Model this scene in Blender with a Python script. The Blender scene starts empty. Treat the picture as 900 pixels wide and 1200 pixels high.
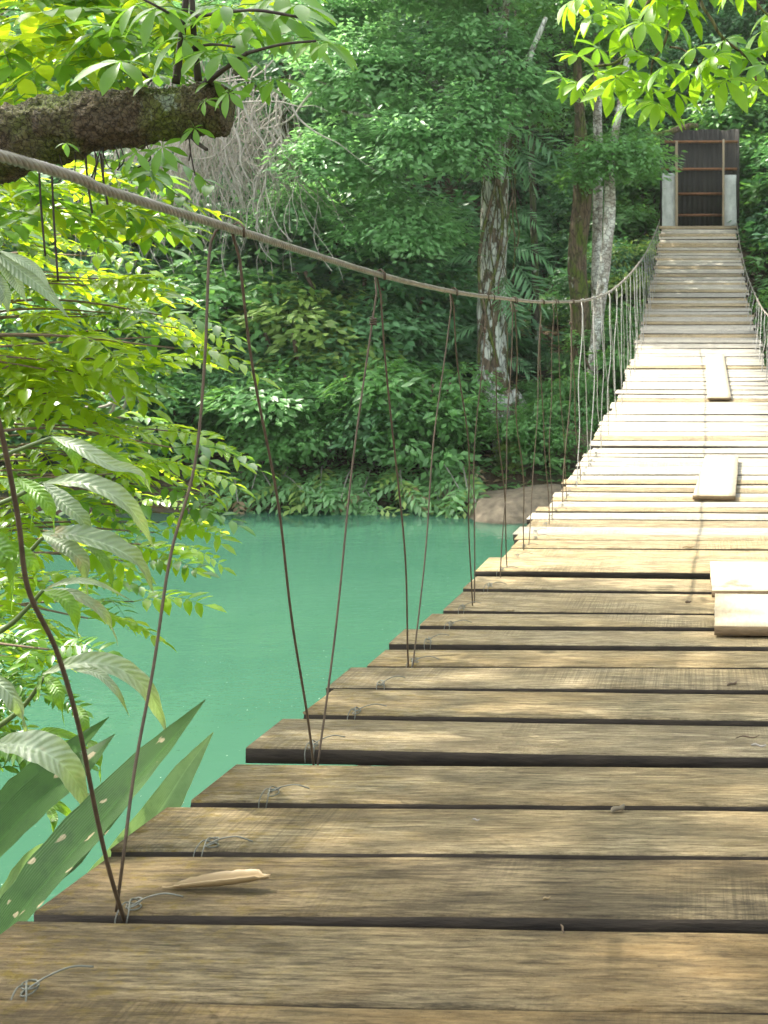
import bpy, math, random
import numpy as np
from mathutils import Vector, Matrix, noise as mnoise

random.seed(7)
rng = np.random.default_rng(7)
scene = bpy.context.scene
COL = scene.collection
R = math.radians

# ------------------------------------------------------------------ camera
F = 1250.0                    # focal length in photo pixels (frame 900 x 1200)
PX, PY = 790.0, 350.0         # principal point (level camera, shifted lens)
YAW = math.atan(28.0 / F)
CAMZ = 3.0                    # above the water
cam_d = bpy.data.cameras.new('camera')
cam = bpy.data.objects.new('camera', cam_d)
COL.objects.link(cam)
cam.location = (0, 0, CAMZ)
cam.rotation_euler = (math.pi / 2, 0, YAW)
cam_d.sensor_fit = 'AUTO'
cam_d.sensor_width = 36
cam_d.lens = 36 * F / 1200
cam_d.shift_x = (450 - PX) / 1200
cam_d.shift_y = -(600 - PY) / 1200
cam_d.clip_start = 0.02
cam_d.clip_end = 600
cam_d.dof.use_dof = True
cam_d.dof.focus_distance = 2.3
cam_d.dof.aperture_fstop = 15
scene.camera = cam

# ------------------------------------------------------------------ light
SUN_EL, SUN_AZ = R(53), R(-68)          # azimuth from +Y (ahead) towards +X
w = bpy.data.worlds.new('World'); scene.world = w; w.use_nodes = True
nt = w.node_tree; nt.nodes.clear()
sky = nt.nodes.new('ShaderNodeTexSky'); sky.sky_type = 'NISHITA'; sky.sun_disc = False
sky.sun_elevation = SUN_EL; sky.sun_rotation = SUN_AZ
sky.air_density = 1.6; sky.dust_density = 4.0; sky.ozone_density = 1.0
bg = nt.nodes.new('ShaderNodeBackground'); bg.inputs[1].default_value = 0.15
wo = nt.nodes.new('ShaderNodeOutputWorld')
hz = nt.nodes.new('ShaderNodeHueSaturation'); hz.inputs['Saturation'].default_value = .45   # milky, humid sky
nt.links.new(sky.outputs[0], hz.inputs['Color']); nt.links.new(hz.outputs[0], bg.inputs[0]); nt.links.new(bg.outputs[0], wo.inputs[0])
sd = bpy.data.lights.new('sun', 'SUN'); sd.energy = 2.5; sd.angle = R(0.5); sd.color = (1, .95, .84)
sun = bpy.data.objects.new('sun', sd); COL.objects.link(sun)
sdir = Vector((math.sin(SUN_AZ) * math.cos(SUN_EL), math.cos(SUN_AZ) * math.cos(SUN_EL), math.sin(SUN_EL)))
sun.rotation_euler = sdir.to_track_quat('Z', 'Y').to_euler()
sun.location = (0, 10, 30)
scene.view_settings.view_transform = 'Standard'
scene.view_settings.look = 'None'
scene.view_settings.exposure = 2.05
scene.view_settings.gamma = 1
scene.cycles.max_bounces = 7
scene.cycles.diffuse_bounces = 4
scene.cycles.transmission_bounces = 4
scene.cycles.transparent_max_bounces = 8

# ------------------------------------------------------------------ helpers
def P(px, py, Y):
    """the point at depth Y that stands at photo pixel (px, py)"""
    u = (px - PX) / F; v = (PY - py) / F
    c, s = math.cos(YAW), math.sin(YAW)
    dx = u * c - s; dy = u * s + c
    k = Y / dy
    return Vector((dx * k, Y, CAMZ + v * k))

def link(o, parent=None):
    COL.objects.link(o)
    if parent is not None: o.parent = parent
    return o

def meshdata(name, V, Fs, mat=None, smooth=False):
    me = bpy.data.meshes.new(name)
    V = np.asarray(V, dtype=np.float32).reshape(-1, 3)
    if not isinstance(Fs, (list, tuple)): Fs = [Fs]
    Fs = [np.asarray(f, dtype=np.int32) for f in Fs if len(f)]
    me.vertices.add(len(V)); me.vertices.foreach_set('co', V.ravel())
    nl = sum(f.size for f in Fs); nf = sum(len(f) for f in Fs)
    me.loops.add(nl); me.loops.foreach_set('vertex_index', np.concatenate([f.ravel() for f in Fs]))
    tot = np.concatenate([np.full(len(f), f.shape[1], dtype=np.int32) for f in Fs])
    st = np.concatenate([[0], np.cumsum(tot)[:-1]]).astype(np.int32)
    me.polygons.add(nf); me.polygons.foreach_set('loop_start', st); me.polygons.foreach_set('loop_total', tot)
    if smooth: me.polygons.foreach_set('use_smooth', np.ones(nf, dtype=bool))
    me.update(calc_edges=True); me.validate()
    if mat: me.materials.append(mat)
    return me

def obj(name, me, parent=None, loc=None):
    o = bpy.data.objects.new(name, me); link(o, parent)
    if loc is not None: o.location = loc
    return o

def empty(name, loc, label, cat, group=None):
    o = bpy.data.objects.new(name, None); link(o); o.location = loc; o.empty_display_size = .1
    return tag(o, label, cat, group)

def tag(o, label=None, cat=None, group=None, kind=None):
    if label: o['label'] = label
    if cat: o['category'] = cat
    if group: o['group'] = group
    if kind: o['kind'] = kind
    return o

class MB:
    """collects pieces into ONE mesh"""
    def __init__(s): s.V = []; s.Q = []; s.T = []; s.n = 0
    def add(s, V, Q=None, T=None):
        V = np.asarray(V, dtype=np.float32).reshape(-1, 3)
        if Q is not None and len(Q): s.Q.append(np.asarray(Q, dtype=np.int32) + s.n)
        if T is not None and len(T): s.T.append(np.asarray(T, dtype=np.int32) + s.n)
        s.V.append(V); s.n += len(V)
    def tube(s, pts, rad, sides=6, cap=True, rough=0.0, sc=3.0):
        pts = [Vector(p) for p in pts]; n = len(pts)
        if not hasattr(rad, '__len__'): rad = [rad] * n
        V = []; up = None
        for i, p in enumerate(pts):
            t = (pts[min(i + 1, n - 1)] - pts[max(i - 1, 0)])
            t = t.normalized() if t.length > 1e-9 else Vector((0, 0, 1))
            if up is None:
                up = Vector((0, 0, 1)) if abs(t.z) < .9 else Vector((1, 0, 0))
            a = (up - t * up.dot(t)); a = a.normalized() if a.length > 1e-6 else t.orthogonal().normalized(); up = a
            b = t.cross(a)
            for k in range(sides):
                an = 2 * math.pi * k / sides
                d = a * math.cos(an) + b * math.sin(an)
                r = rad[i]
                if rough: r *= 1 + rough * mnoise.noise((p + d * r) * sc)
                V.append(p + d * r)
        Q = [(i * sides + k, i * sides + (k + 1) % sides, (i + 1) * sides + (k + 1) % sides, (i + 1) * sides + k)
             for i in range(n - 1) for k in range(sides)]
        T = []
        if cap:
            V.append(pts[0]); V.append(pts[-1]); c0 = n * sides; c1 = c0 + 1
            T = [(c0, (k + 1) % sides, k) for k in range(sides)] + \
                [(c1, (n - 1) * sides + k, (n - 1) * sides + (k + 1) % sides) for k in range(sides)]
        s.add([tuple(v) for v in V], Q, T)
    def box(s, c, size, rot=None):
        x, y, z = [q / 2 for q in size]
        V = [Vector((a * x, b * y, d * z)) for a in (-1, 1) for b in (-1, 1) for d in (-1, 1)]
        if rot is not None: V = [rot @ v for v in V]
        V = [v + Vector(c) for v in V]
        s.add([tuple(v) for v in V], [(0, 1, 3, 2), (4, 6, 7, 5), (0, 4, 5, 1), (2, 3, 7, 6), (0, 2, 6, 4), (1, 5, 7, 3)])
    def data(s, name, mat, smooth=False):
        f = []
        if s.Q: f.append(np.concatenate(s.Q))
        if s.T: f.append(np.concatenate(s.T))
        return meshdata(name, np.concatenate(s.V), f, mat, smooth)
    def build(s, name, mat, parent=None, smooth=False, loc=None):
        if loc is not None:
            for v in s.V: v -= np.array(loc, dtype=np.float32)
        return obj(name, s.data(name, mat, smooth), parent, None)

def smoothline(pts, n=8):
    """Catmull-Rom through pts"""
    pts = [Vector(p) for p in pts]
    if len(pts) < 3: 
        return [pts[0].lerp(pts[-1], i / n) for i in range(n + 1)]
    ext = [pts[0] * 2 - pts[1]] + pts + [pts[-1] * 2 - pts[-2]]
    out = []
    for i in range(1, len(ext) - 2):
        a, b, c, d = ext[i - 1:i + 3]
        for k in range(n):
            t = k / n
            out.append(.5 * ((2 * b) + (c - a) * t + (2 * a - 5 * b + 4 * c - d) * t * t + (3 * b - a - 3 * c + d) * t ** 3))
    out.append(pts[-1])
    return out

def lerp_list(vals, n):
    return list(np.interp(np.linspace(0, 1, n), np.linspace(0, 1, len(vals)), vals))

# ------------------------------------------------------------------ materials
def newmat(name):
    m = bpy.data.materials.new(name); m.use_nodes = True
    t = m.node_tree; t.nodes.clear()
    out = t.nodes.new('ShaderNodeOutputMaterial'); return m, t, out
def N(t, kind, **kw):
    n = t.nodes.new(kind)
    for k, v in kw.items():
        if k in n.inputs: n.inputs[k].default_value = v
        else: setattr(n, k, v)
    return n
def ramp(t, fac, stops):
    r = t.nodes.new('ShaderNodeValToRGB'); t.links.new(fac, r.inputs[0])
    e = r.color_ramp.elements
    while len(e) > 1: e.remove(e[0])
    e[0].position = stops[0][0]; e[0].color = (*stops[0][1], 1)
    for p, c in stops[1:]:
        q = e.new(p); q.color = (*c, 1)
    return r.outputs[0]
def mixc(t, fac, a, b, mode='MIX'):
    m = t.nodes.new('ShaderNodeMix'); m.data_type = 'RGBA'; m.blend_type = mode
    for sock, v in ((m.inputs[0], fac), (m.inputs[6], a), (m.inputs[7], b)):
        if hasattr(v, 'links') or hasattr(v, 'is_linked'): t.links.new(v, sock)
        elif isinstance(v, (int, float)): sock.default_value = v
        else: sock.default_value = (*v, 1)
    return m.outputs[2]
def mapped(t, scale, coord='Object', rot=(0, 0, 0)):
    tc = t.nodes.new('ShaderNodeTexCoord'); mp = t.nodes.new('ShaderNodeMapping')
    mp.inputs['Scale'].default_value = scale; mp.inputs['Rotation'].default_value = rot
    if coord == 'World':
        g = t.nodes.new('ShaderNodeNewGeometry'); t.links.new(g.outputs['Position'], mp.inputs[0])
    else:
        t.links.new(tc.outputs[coord], mp.inputs[0])
    return mp.outputs[0]
def noise_(t, vec, scale, detail=4, rough=.55, dist=0.0):
    n = N(t, 'ShaderNodeTexNoise', Scale=scale, Detail=detail, Roughness=rough, Distortion=dist)
    t.links.new(vec, n.inputs['Vector']); return n.outputs['Fac']
def bump(t, h, strength, dist, prev=None):
    b = N(t, 'ShaderNodeBump', Strength=strength, Distance=dist); t.links.new(h, b.inputs['Height'])
    if prev: t.links.new(prev, b.inputs['Normal'])
    return b.outputs[0]

def leaf_mat(name, c0, c1, trans=.35, tcol=None, rough=.42, edge=None, spots=None, spec=.5, vein=0.0, ribs=None):
    m, t, out = newmat(name)
    g = N(t, 'ShaderNodeNewGeometry'); oi = N(t, 'ShaderNodeObjectInfo')
    ad = N(t, 'ShaderNodeMath', operation='ADD'); t.links.new(g.outputs['Random Per Island'], ad.inputs[0]); t.links.new(oi.outputs['Random'], ad.inputs[1])
    fr = N(t, 'ShaderNodeMath', operation='FRACT'); t.links.new(ad.outputs[0], fr.inputs[0])
    col = ramp(t, fr.outputs[0], [(0, c0), (.75, c1), (1, tuple(min(1, x * 1.35) for x in c1))])
    nz = noise_(t, mapped(t, (1, 1, 1), 'World'), 1.1, 2)
    col = mixc(t, ramp(t, nz, [(.3, (0, 0, 0)), (.7, (.55, .55, .55))]), col, tuple(min(1, x * y) for x, y in zip(c1, (1.35, 1.22, 1.3))))
    if spots:
        sc, thr, scol = spots[:3]
        v = N(t, 'ShaderNodeTexVoronoi', Scale=sc)
        q2 = N(t, 'ShaderNodeMapping'); q2.inputs['Scale'].default_value = (.42, 1, 1)
        t.links.new(mapped(t, (1, 1, 1), rot=(0, R(46), 0)), q2.inputs[0]); dn = N(t, 'ShaderNodeTexNoise', Scale=90.0); t.links.new(q2.outputs[0], dn.inputs['Vector'])
        dm = N(t, 'ShaderNodeVectorMath', operation='SCALE'); t.links.new(dn.outputs['Color'], dm.inputs[0]); dm.inputs['Scale'].default_value = .012
        da = N(t, 'ShaderNodeVectorMath', operation='ADD'); t.links.new(q2.outputs[0], da.inputs[0]); t.links.new(dm.outputs[0], da.inputs[1]); t.links.new(da.outputs[0], v.inputs['Vector'])
        f = ramp(t, v.outputs['Distance'], [(thr, (1, 1, 1)), (thr + .03, (0, 0, 0))])
        sc_ = N(t, 'ShaderNodeSeparateColor'); t.links.new(v.outputs['Color'], sc_.inputs[0])
        f = mixc(t, 1.0, f, ramp(t, sc_.outputs[0], [(.30, (0, 0, 0)), (.31, (1, 1, 1))]), 'MULTIPLY')
        col = mixc(t, f, col, scol)
    if edge:
        nz2 = noise_(t, mapped(t, (1, 1, 1)), edge[0], 3)
        col = mixc(t, ramp(t, nz2, [(edge[1], (0, 0, 0)), (edge[1] + .06, (1, 1, 1))]), col, edge[2])
    p = N(t, 'ShaderNodeBsdfPrincipled', Roughness=rough); p.inputs['Specular IOR Level'].default_value = spec
    t.links.new(col, p.inputs['Base Color'])
    if ribs:
        tc_ = N(t, 'ShaderNodeTexCoord'); sx = N(t, 'ShaderNodeSeparateXYZ'); t.links.new(tc_.outputs['UV'], sx.inputs[0])
        def mth(op, a, b=None):
            n_ = N(t, 'ShaderNodeMath', operation=op)
            for k_, v_ in enumerate((a, b)):
                if v_ is None: continue
                if isinstance(v_, (int, float)): n_.inputs[k_].default_value = v_
                else: t.links.new(v_, n_.inputs[k_])
            return n_.outputs[0]
        au = mth('ABSOLUTE', mth('SUBTRACT', sx.outputs[0], .5))
        ph = mth('SUBTRACT', mth('MULTIPLY', sx.outputs[1], ribs[1]), mth('MULTIPLY', au, ribs[0]))
        jit = noise_(t, mapped(t, (1, 1, 1)), 45, 3)
        wv = mth('MULTIPLY', mth('ADD', mth('SINE', mth('ADD', ph, mth('MULTIPLY', jit, 2.5))), 1.0), .5)
        mid = mth('LESS_THAN', au, .028)
        col = mixc(t, mth('MULTIPLY', wv, ribs[2]), col, tuple(x * .45 for x in c0))
        col = mixc(t, mth('MULTIPLY', mid, .7), col, tuple(min(1, x * 1.5) for x in c1))
        mot = noise_(t, mapped(t, (1, 1, 1)), 28, 5, .7)
        col = mixc(t, ramp(t, mot, [(.45, (0, 0, 0)), (.7, (.6, .6, .6))]), col, tuple(x * .6 for x in c0))
        t.links.new(col, p.inputs['Base Color'])
        t.links.new(bump(t, wv, .5, .002), p.inputs['Normal'])
    elif vein:
        nb = noise_(t, mapped(t, (1, 1, 1)), 60, 3); t.links.new(bump(t, nb, vein, .002), p.inputs['Normal'])
    tr = N(t, 'ShaderNodeBsdfTranslucent')
    if tcol is None: tcol = tuple(min(1, x * y) for x, y in zip(c1, (2.2, 2.0, .9)))
    tc = mixc(t, .5, col, tcol)
    tc = mixc(t, .75, tc, tcol); t.links.new(tc, tr.inputs[0])
    ms = N(t, 'ShaderNodeMixShader'); ms.inputs[0].default_value = trans
    t.links.new(p.outputs[0], ms.inputs[1]); t.links.new(tr.outputs[0], ms.inputs[2])
    t.links.new(ms.outputs[0], out.inputs[0])
    return m

def bark_mat(name, base, dark, lichen=None, moss=None, scale=(1, 1, .25), lthr=.56, mthr=.6, bs=1.0, fine=14):
    m, t, out = newmat(name)
    v = mapped(t, scale)
    n1 = noise_(t, v, fine, 6, .65, .4)
    n2 = noise_(t, mapped(t, (1, 1, 1)), 2.2, 3)
    col = ramp(t, n1, [(.3, dark), (.62, base), (.8, tuple(min(1, x * 1.35) for x in base))])
    col = mixc(t, n2, col, tuple(x * .8 for x in base))
    if moss:
        n3 = noise_(t, mapped(t, (1, 1, .5)), 5, 5, .6)
        col = mixc(t, ramp(t, n3, [(mthr - .08, (0, 0, 0)), (mthr + .06, (1, 1, 1))]), col, moss)
    if lichen:
        n4 = noise_(t, mapped(t, (1, 1, .55)), 6, 6, .62)
        col = mixc(t, ramp(t, n4, [(lthr, (0, 0, 0)), (lthr + .035, (1, 1, 1))]), col, lichen)
    vc = N(t, 'ShaderNodeTexVoronoi', Scale=fine * 1.6); vc.feature = 'DISTANCE_TO_EDGE'
    wn = N(t, 'ShaderNodeTexNoise', Scale=fine * .8); t.links.new(v, wn.inputs['Vector'])
    ws = N(t, 'ShaderNodeVectorMath', operation='SCALE'); t.links.new(wn.outputs['Color'], ws.inputs[0]); ws.inputs['Scale'].default_value = 1.2 / fine
    wa = N(t, 'ShaderNodeVectorMath', operation='ADD'); t.links.new(v, wa.inputs[0]); t.links.new(ws.outputs[0], wa.inputs[1]); t.links.new(wa.outputs[0], vc.inputs['Vector'])
    ck = ramp(t, vc.outputs['Distance'], [(0, (0, 0, 0)), (.12, (1, 1, 1))])
    col = mixc(t, ck, mixc(t, .7, col, tuple(x * .5 for x in dark)), col)
    p = N(t, 'ShaderNodeBsdfPrincipled', Roughness=.9); t.links.new(col, p.inputs['Base Color'])
    b = bump(t, ck, .6 * bs, .02); b = bump(t, n1, .9 * bs, .03, b)
    t.links.new(b, p.inputs['Normal']); t.links.new(p.outputs[0], out.inputs[0])
    return m

def wood_mat(name, light, dark, warm, mossy=.5, pale=0.0):
    m, t, out = newmat(name)
    oi = N(t, 'ShaderNodeObjectInfo')
    tc = N(t, 'ShaderNodeTexCoord')
    add = N(t, 'ShaderNodeVectorMath', operation='ADD'); t.links.new(tc.outputs['Object'], add.inputs[0])
    cx = N(t, 'ShaderNodeCombineXYZ'); mul = N(t, 'ShaderNodeMath', operation='MULTIPLY'); mul.inputs[1].default_value = 37.0
    t.links.new(oi.outputs['Random'], mul.inputs[0])
    t.links.new(mul.outputs[0], cx.inputs[0]); t.links.new(mul.outputs[0], cx.inputs[1]); t.links.new(cx.outputs[0], add.inputs[1])
    def mp(sc, rot=(0, 0, 0)):
        q = N(t, 'ShaderNodeMapping'); q.inputs['Scale'].default_value = sc; q.inputs['Rotation'].default_value = rot
        t.links.new(add.outputs[0], q.inputs[0]); return q.outputs[0]
    grain = noise_(t, mp((3.6, 38, 34)), 3.2, 10, .8, .25)
    grain2 = noise_(t, mp((4, 75, 50)), 3.0, 6, .75)
    broad = noise_(t, mp((1.3, 2.6, 2)), 1.4, 4, .6, .6)
    fleck = noise_(t, mp((6, 60, 20)), 3.0, 5, .7)
    # across-the-grain saw marks, fine
    saw = noise_(t, mp((170, 2.6, 1), (0, 0, .30)), 1.0, 4, .75)
    sawmask = noise_(t, mp((1, 1, 1)), 1.6, 2)
    col = ramp(t, grain, [(.38, dark), (.5, tuple((a * .45 + b * .55) for a, b in zip(dark, light))), (.61, light)])
    col = mixc(t, ramp(t, broad, [(.40, (0, 0, 0)), (.66, (.55, .55, .55))]), col, warm)
    sd_ = ramp(t, saw, [(.42, (.62, .62, .62)), (.56, (1.06, 1.06, 1.06))])
    smul = mixc(t, 1.0, col, sd_, 'MULTIPLY')
    col = mixc(t, ramp(t, sawmask, [(.50, (0, 0, 0)), (.60, (.85, .85, .85))]), col, smul)
    col = mixc(t, ramp(t, grain2, [(.30, (.75, .75, .75)), (.45, (0, 0, 0))]), col, tuple(x * .45 for x in dark))
    col = mixc(t, ramp(t, fleck, [(.66, (0, 0, 0)), (.72, (.6, .6, .6))]), col, tuple(min(1, x * 1.25) for x in light))
    ck = noise_(t, mp((.9, 62, 30)), 2.0, 5, .6, .5)
    col = mixc(t, ramp(t, ck, [(.30, (.95, .95, .95)), (.335, (0, 0, 0))]), col, tuple(x * .22 for x in dark))
    kn = N(t, 'ShaderNodeTexVoronoi', Scale=2.2); t.links.new(mp((1.0, 2.4, 1)), kn.inputs['Vector'])
    col = mixc(t, ramp(t, kn.outputs['Distance'], [(.0, (.9, .9, .9)), (.045, (.55, .55, .55)), (.10, (0, 0, 0))]), col, tuple(x * .6 for x in dark))
    # lichen / moss towards the plank ends
    sx = N(t, 'ShaderNodeSeparateXYZ'); t.links.new(tc.outputs['Object'], sx.inputs[0])
    ab = N(t, 'ShaderNodeMath', operation='ABSOLUTE'); t.links.new(sx.outputs[0], ab.inputs[0])
    mm = N(t, 'ShaderNodeMapRange'); mm.inputs['From Min'].default_value = .35; mm.inputs['From Max'].default_value = .85
    t.links.new(ab.outputs[0], mm.inputs['Value'])
    mn = noise_(t, mp((5, 8, 5)), 5.0, 6, .75)
    mr = ramp(t, mn, [(.50, (0, 0, 0)), (.62, (1, 1, 1))])
    mf = N(t, 'ShaderNodeMath', operation='MULTIPLY'); t.links.new(mm.outputs[0], mf.inputs[0]); t.links.new(mr, mf.inputs[1])
    mf2 = N(t, 'ShaderNodeMath', operation='MULTIPLY'); t.links.new(mf.outputs[0], mf2.inputs[0]); mf2.inputs[1].default_value = mossy
    col = mixc(t, mf2.outputs[0], col, (.24, .17, .035))
    gn = noise_(t, mp((4, 6, 4)), 3.1, 5, .7)
    col = mixc(t, ramp(t, gn, [(.66, (0, 0, 0)), (.74, (.5 * mossy, .5 * mossy, .5 * mossy))]), col, (.07, .12, .02))
    gr = noise_(t, mp((1.5, 6, 2)), 2.6, 8, .72, .6)
    col = mixc(t, ramp(t, gr, [(.42, (.85, .85, .85)), (.56, (0, 0, 0))]), col, mixc(t, .35, tuple(x * 1.0 for x in dark), col))
    st = noise_(t, mp((6.5, 70, 30)), 2.4, 8, .85, .4)
    col = mixc(t, 1.0, col, ramp(t, st, [(.38, (.58, .56, .53)), (.50, (.97, .97, .97)), (.62, (1.25, 1.24, 1.20))]), 'MULTIPLY')
    sp = noise_(t, mp((40, 90, 40)), 2.2, 6, .85)
    col = mixc(t, ramp(t, sp, [(.36, (.6, .6, .6)), (.42, (0, 0, 0))]), col, tuple(x * .5 for x in dark))
    # per plank tone
    pr = ramp(t, oi.outputs['Random'], [(0, (.80, .79, .77)), (.5, (.93, .91, .87)), (1, (1.08, 1.05, .98))])
    col = mixc(t, 1.0, col, pr, 'MULTIPLY')
    p = N(t, 'ShaderNodeBsdfPrincipled', Roughness=.82); p.inputs['Specular IOR Level'].default_value = .25
    t.links.new(col, p.inputs['Base Color'])
    b = bump(t, ck, .5, .004); b = bump(t, grain, .9, .006, b); b = bump(t, grain2, .8, .003, b); b = bump(t, saw, .6, .002, b)
    t.links.new(b, p.inputs['Normal']); t.links.new(p.outputs[0], out.inputs[0])
    return m

def plain(name, c, rough=.6, metal=0.0, nscale=20, var=.4, bs=.2, scale=(1, 1, 1), dark=None):
    m, t, out = newmat(name)
    n1 = noise_(t, mapped(t, scale), nscale, 5, .65)
    col = ramp(t, n1, [(.3, dark or tuple(x * (1 - var) for x in c)), (.7, c)])
    p = N(t, 'ShaderNodeBsdfPrincipled', Roughness=rough, Metallic=metal); t.links.new(col, p.inputs['Base Color'])
    t.links.new(bump(t, n1, bs, .01), p.inputs['Normal']); t.links.new(p.outputs[0], out.inputs[0])
    return m

M = {}
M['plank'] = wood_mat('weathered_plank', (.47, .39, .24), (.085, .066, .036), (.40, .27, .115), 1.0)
M['plank_far'] = wood_mat('pale_plank', (.56, .53, .45), (.25, .23, .19), (.48, .44, .35), .1)  # pale weathered wood, whitened further to put the mid-deck sunlight into its colour
M['plank_dark'] = wood_mat('dark_brown_plank', (.36, .285, .165), (.055, .042, .024), (.30, .19, .075), 1.0)  # darker brown tone, mostly for the nearest planks
M['plank_mid'] = wood_mat('light_beige_plank', (.52, .435, .28), (.13, .10, .058), (.45, .335, .17), .7)  # light beige step between the tan planks and the pale ones
M['plank_edge'] = plain('shaded_sawn_edge', (.05, .036, .022), .9, 0, 12, .7, .5, (1, 6, 6))  # dark brown edge wood; shade of the unlit faces put into its colour
M['board_edge'] = plain('shaded_board_edge', (.20, .135, .07), .9, 0, 30, .4, .4, (1, 1, 5))  # brown board edge, darkened so the colour carries the front faces' shade
M['board'] = plain('new_board', (.44, .36, .24), .85, 0, 7, .28, .25, (14, 2.5, 6))
M['wire'] = plain('rusty_wire', (.115, .078, .045), .6, .3, 60, .5)
M['wire_far'] = plain('galvanised_wire', (.42, .40, .36), .45, .5, 30, .3)
M['tie'] = plain('tie_wire', (.20, .20, .16), .5, .4, 60, .4)
M['cable'] = plain('steel_cable', (.37, .32, .26), .42, .55, 30, .45)
M['conc'] = plain('weathered_concrete', (.62, .63, .58), .85, 0, 9, .4, .3, (1, 1, .5))
M['rust'] = plain('rusty_bar', (.30, .13, .05), .7, .2, 20, .5)
M['timber'] = plain('timber_post', (.44, .34, .22), .8, 0, 14, .4, .3, (1, 1, .2))
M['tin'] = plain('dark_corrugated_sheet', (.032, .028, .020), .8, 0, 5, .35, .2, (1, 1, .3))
M['rock'] = plain('river_rock', (.22, .175, .11), .85, 0, 7, .6, .9)
M['drytan'] = leaf_mat('dry_leaf', (.17, .12, .05), (.26, .19, .085), .06, (.5, .4, .2), .5)
M['twig'] = plain('twig_bark', (.13, .085, .05), .85, 0, 40, .5)
M['twig_brown'] = plain('brown_twig', (.22, .15, .09), .85, 0, 40, .5)
M['twig_pale'] = plain('bleached_twig', (.34, .30, .25), .9, 0, 20, .4)
M['vine'] = plain('dry_hanging_vine', (.50, .45, .38), .9, 0, 8, .5)
M['stem_dark'] = plain('dark_stem', (.05, .035, .022), .8, 0, 30, .5)
M['stem_green'] = plain('green_stem', (.10, .15, .03), .5, 0, 30, .4)
M['bough'] = bark_mat('mossy_bough_bark', (.18, .13, .07), (.022, .016, .010), lichen=(.33, .38, .27), moss=(.12, .15, .02), scale=(1, 1, 1), lthr=.635, mthr=.53, bs=1.0, fine=48)
M['bark_lichen'] = bark_mat('lichen_bark', (.22, .16, .10), (.05, .035, .02), lichen=(.62, .62, .54), moss=(.07, .10, .015), lthr=.455, mthr=.58, fine=9)
M['bark_brown'] = bark_mat('brown_bark', (.21, .145, .085), (.05, .03, .018), moss=(.10, .13, .015), lichen=(.38, .38, .30), lthr=.62, mthr=.53, fine=12, bs=1.1)
M['bark_white'] = bark_mat('white_bark', (.55, .50, .42), (.16, .11, .08), lichen=(.70, .68, .60), moss=(.12, .15, .03), lthr=.5, mthr=.66, scale=(1, 1, 1.6), fine=6)
M['bark_dark'] = bark_mat('dark_bark', (.10, .08, .05), (.025, .02, .015), lichen=(.5, .5, .44), moss=(.07, .1, .02), lthr=.60, mthr=.55, fine=9)
M['leaf_blue'] = leaf_mat('bluish_leaf', (.09, .195, .085), (.165, .33, .145), .45, (.22, .48, .14), .40)
M['leaf_pale'] = leaf_mat('pale_bluish_leaf', (.12, .25, .095), (.20, .39, .15), .48, (.30, .60, .17), .38)  # lighter copy of the bluish leaf, with brighter light put into its colour
M['leaf_mid'] = leaf_mat('mid_green_leaf', (.07, .17, .055), (.135, .30, .09), .42, (.24, .50, .07), .40)
M['leaf_dark'] = leaf_mat('dark_green_leaf', (.05, .13, .06), (.10, .23, .095), .36, (.12, .34, .07), .42)
M['leaf_yellow'] = leaf_mat('yellowish_leaf', (.10, .18, .035), (.22, .33, .07), .35, (.35, .50, .08), .45)
M['leaf_pink'] = leaf_mat('pinkish_leaf', (.30, .18, .10), (.34, .26, .14), .3, (.4, .3, .12), .5)
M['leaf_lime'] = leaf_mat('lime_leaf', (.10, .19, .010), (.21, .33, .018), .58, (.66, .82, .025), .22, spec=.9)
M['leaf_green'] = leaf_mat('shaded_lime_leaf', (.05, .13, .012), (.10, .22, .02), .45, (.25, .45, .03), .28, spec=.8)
M['leaf_palm'] = leaf_mat('palmate_leaf', (.09, .20, .010), (.16, .31, .015), .55, (.36, .60, .02), .4)
M['leaf_epi'] = leaf_mat('epiphyte_leaf', (.05, .14, .018), (.12, .26, .025), .50, (.26, .50, .03), .35)
M['droop'] = leaf_mat('pale_drooping_leaf', (.16, .24, .12), (.30, .36, .22), .30, (.34, .50, .08), .38, edge=(9, .60, (.50, .38, .22)), spec=.8, ribs=(22, 120, .26))  # paler of the two drooping leaf colours, with brown blotches
M['droop_green'] = leaf_mat('green_drooping_leaf', (.07, .17, .02), (.15, .30, .03), .45, (.30, .52, .03), .35, edge=(14, .68, (.40, .25, .08)), ribs=(22, 100, .26))
M['sword'] = leaf_mat('sword_leaf', (.020, .060, .014), (.045, .11, .020), .20, (.12, .28, .03), .45, spec=.3, spots=(36, .17, (.60, .48, .28), (1, 1, .5)), ribs=(150, 3, .10))
M['sword_pale'] = leaf_mat('pale_sword_leaf', (.14, .26, .10), (.25, .38, .16), .35, (.30, .48, .12), .45, spots=(38, .19, (.66, .56, .36), (1, 1, .5)), ribs=(110, 3, .12))
M['tie_leaf'] = M['leaf_mid']

# ground
m, t, out = newmat('forest_floor')
n1 = noise_(t, mapped(t, (1, 1, 1)), 1.3, 6, .7); n2 = noise_(t, mapped(t, (1, 1, 1)), 14, 5, .7)
c = ramp(t, n2, [(.3, (.035, .022, .013)), (.7, (.17, .11, .065))])
c = mixc(t, ramp(t, n1, [(.48, (0, 0, 0)), (.62, (1, 1, 1))]), c, (.03, .07, .018))
p = N(t, 'ShaderNodeBsdfPrincipled', Roughness=.95); t.links.new(c, p.inputs['Base Color'])
t.links.new(bump(t, n2, .8, .08), p.inputs['Normal']); t.links.new(p.outputs[0], out.inputs[0]); M['ground'] = m
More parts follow.
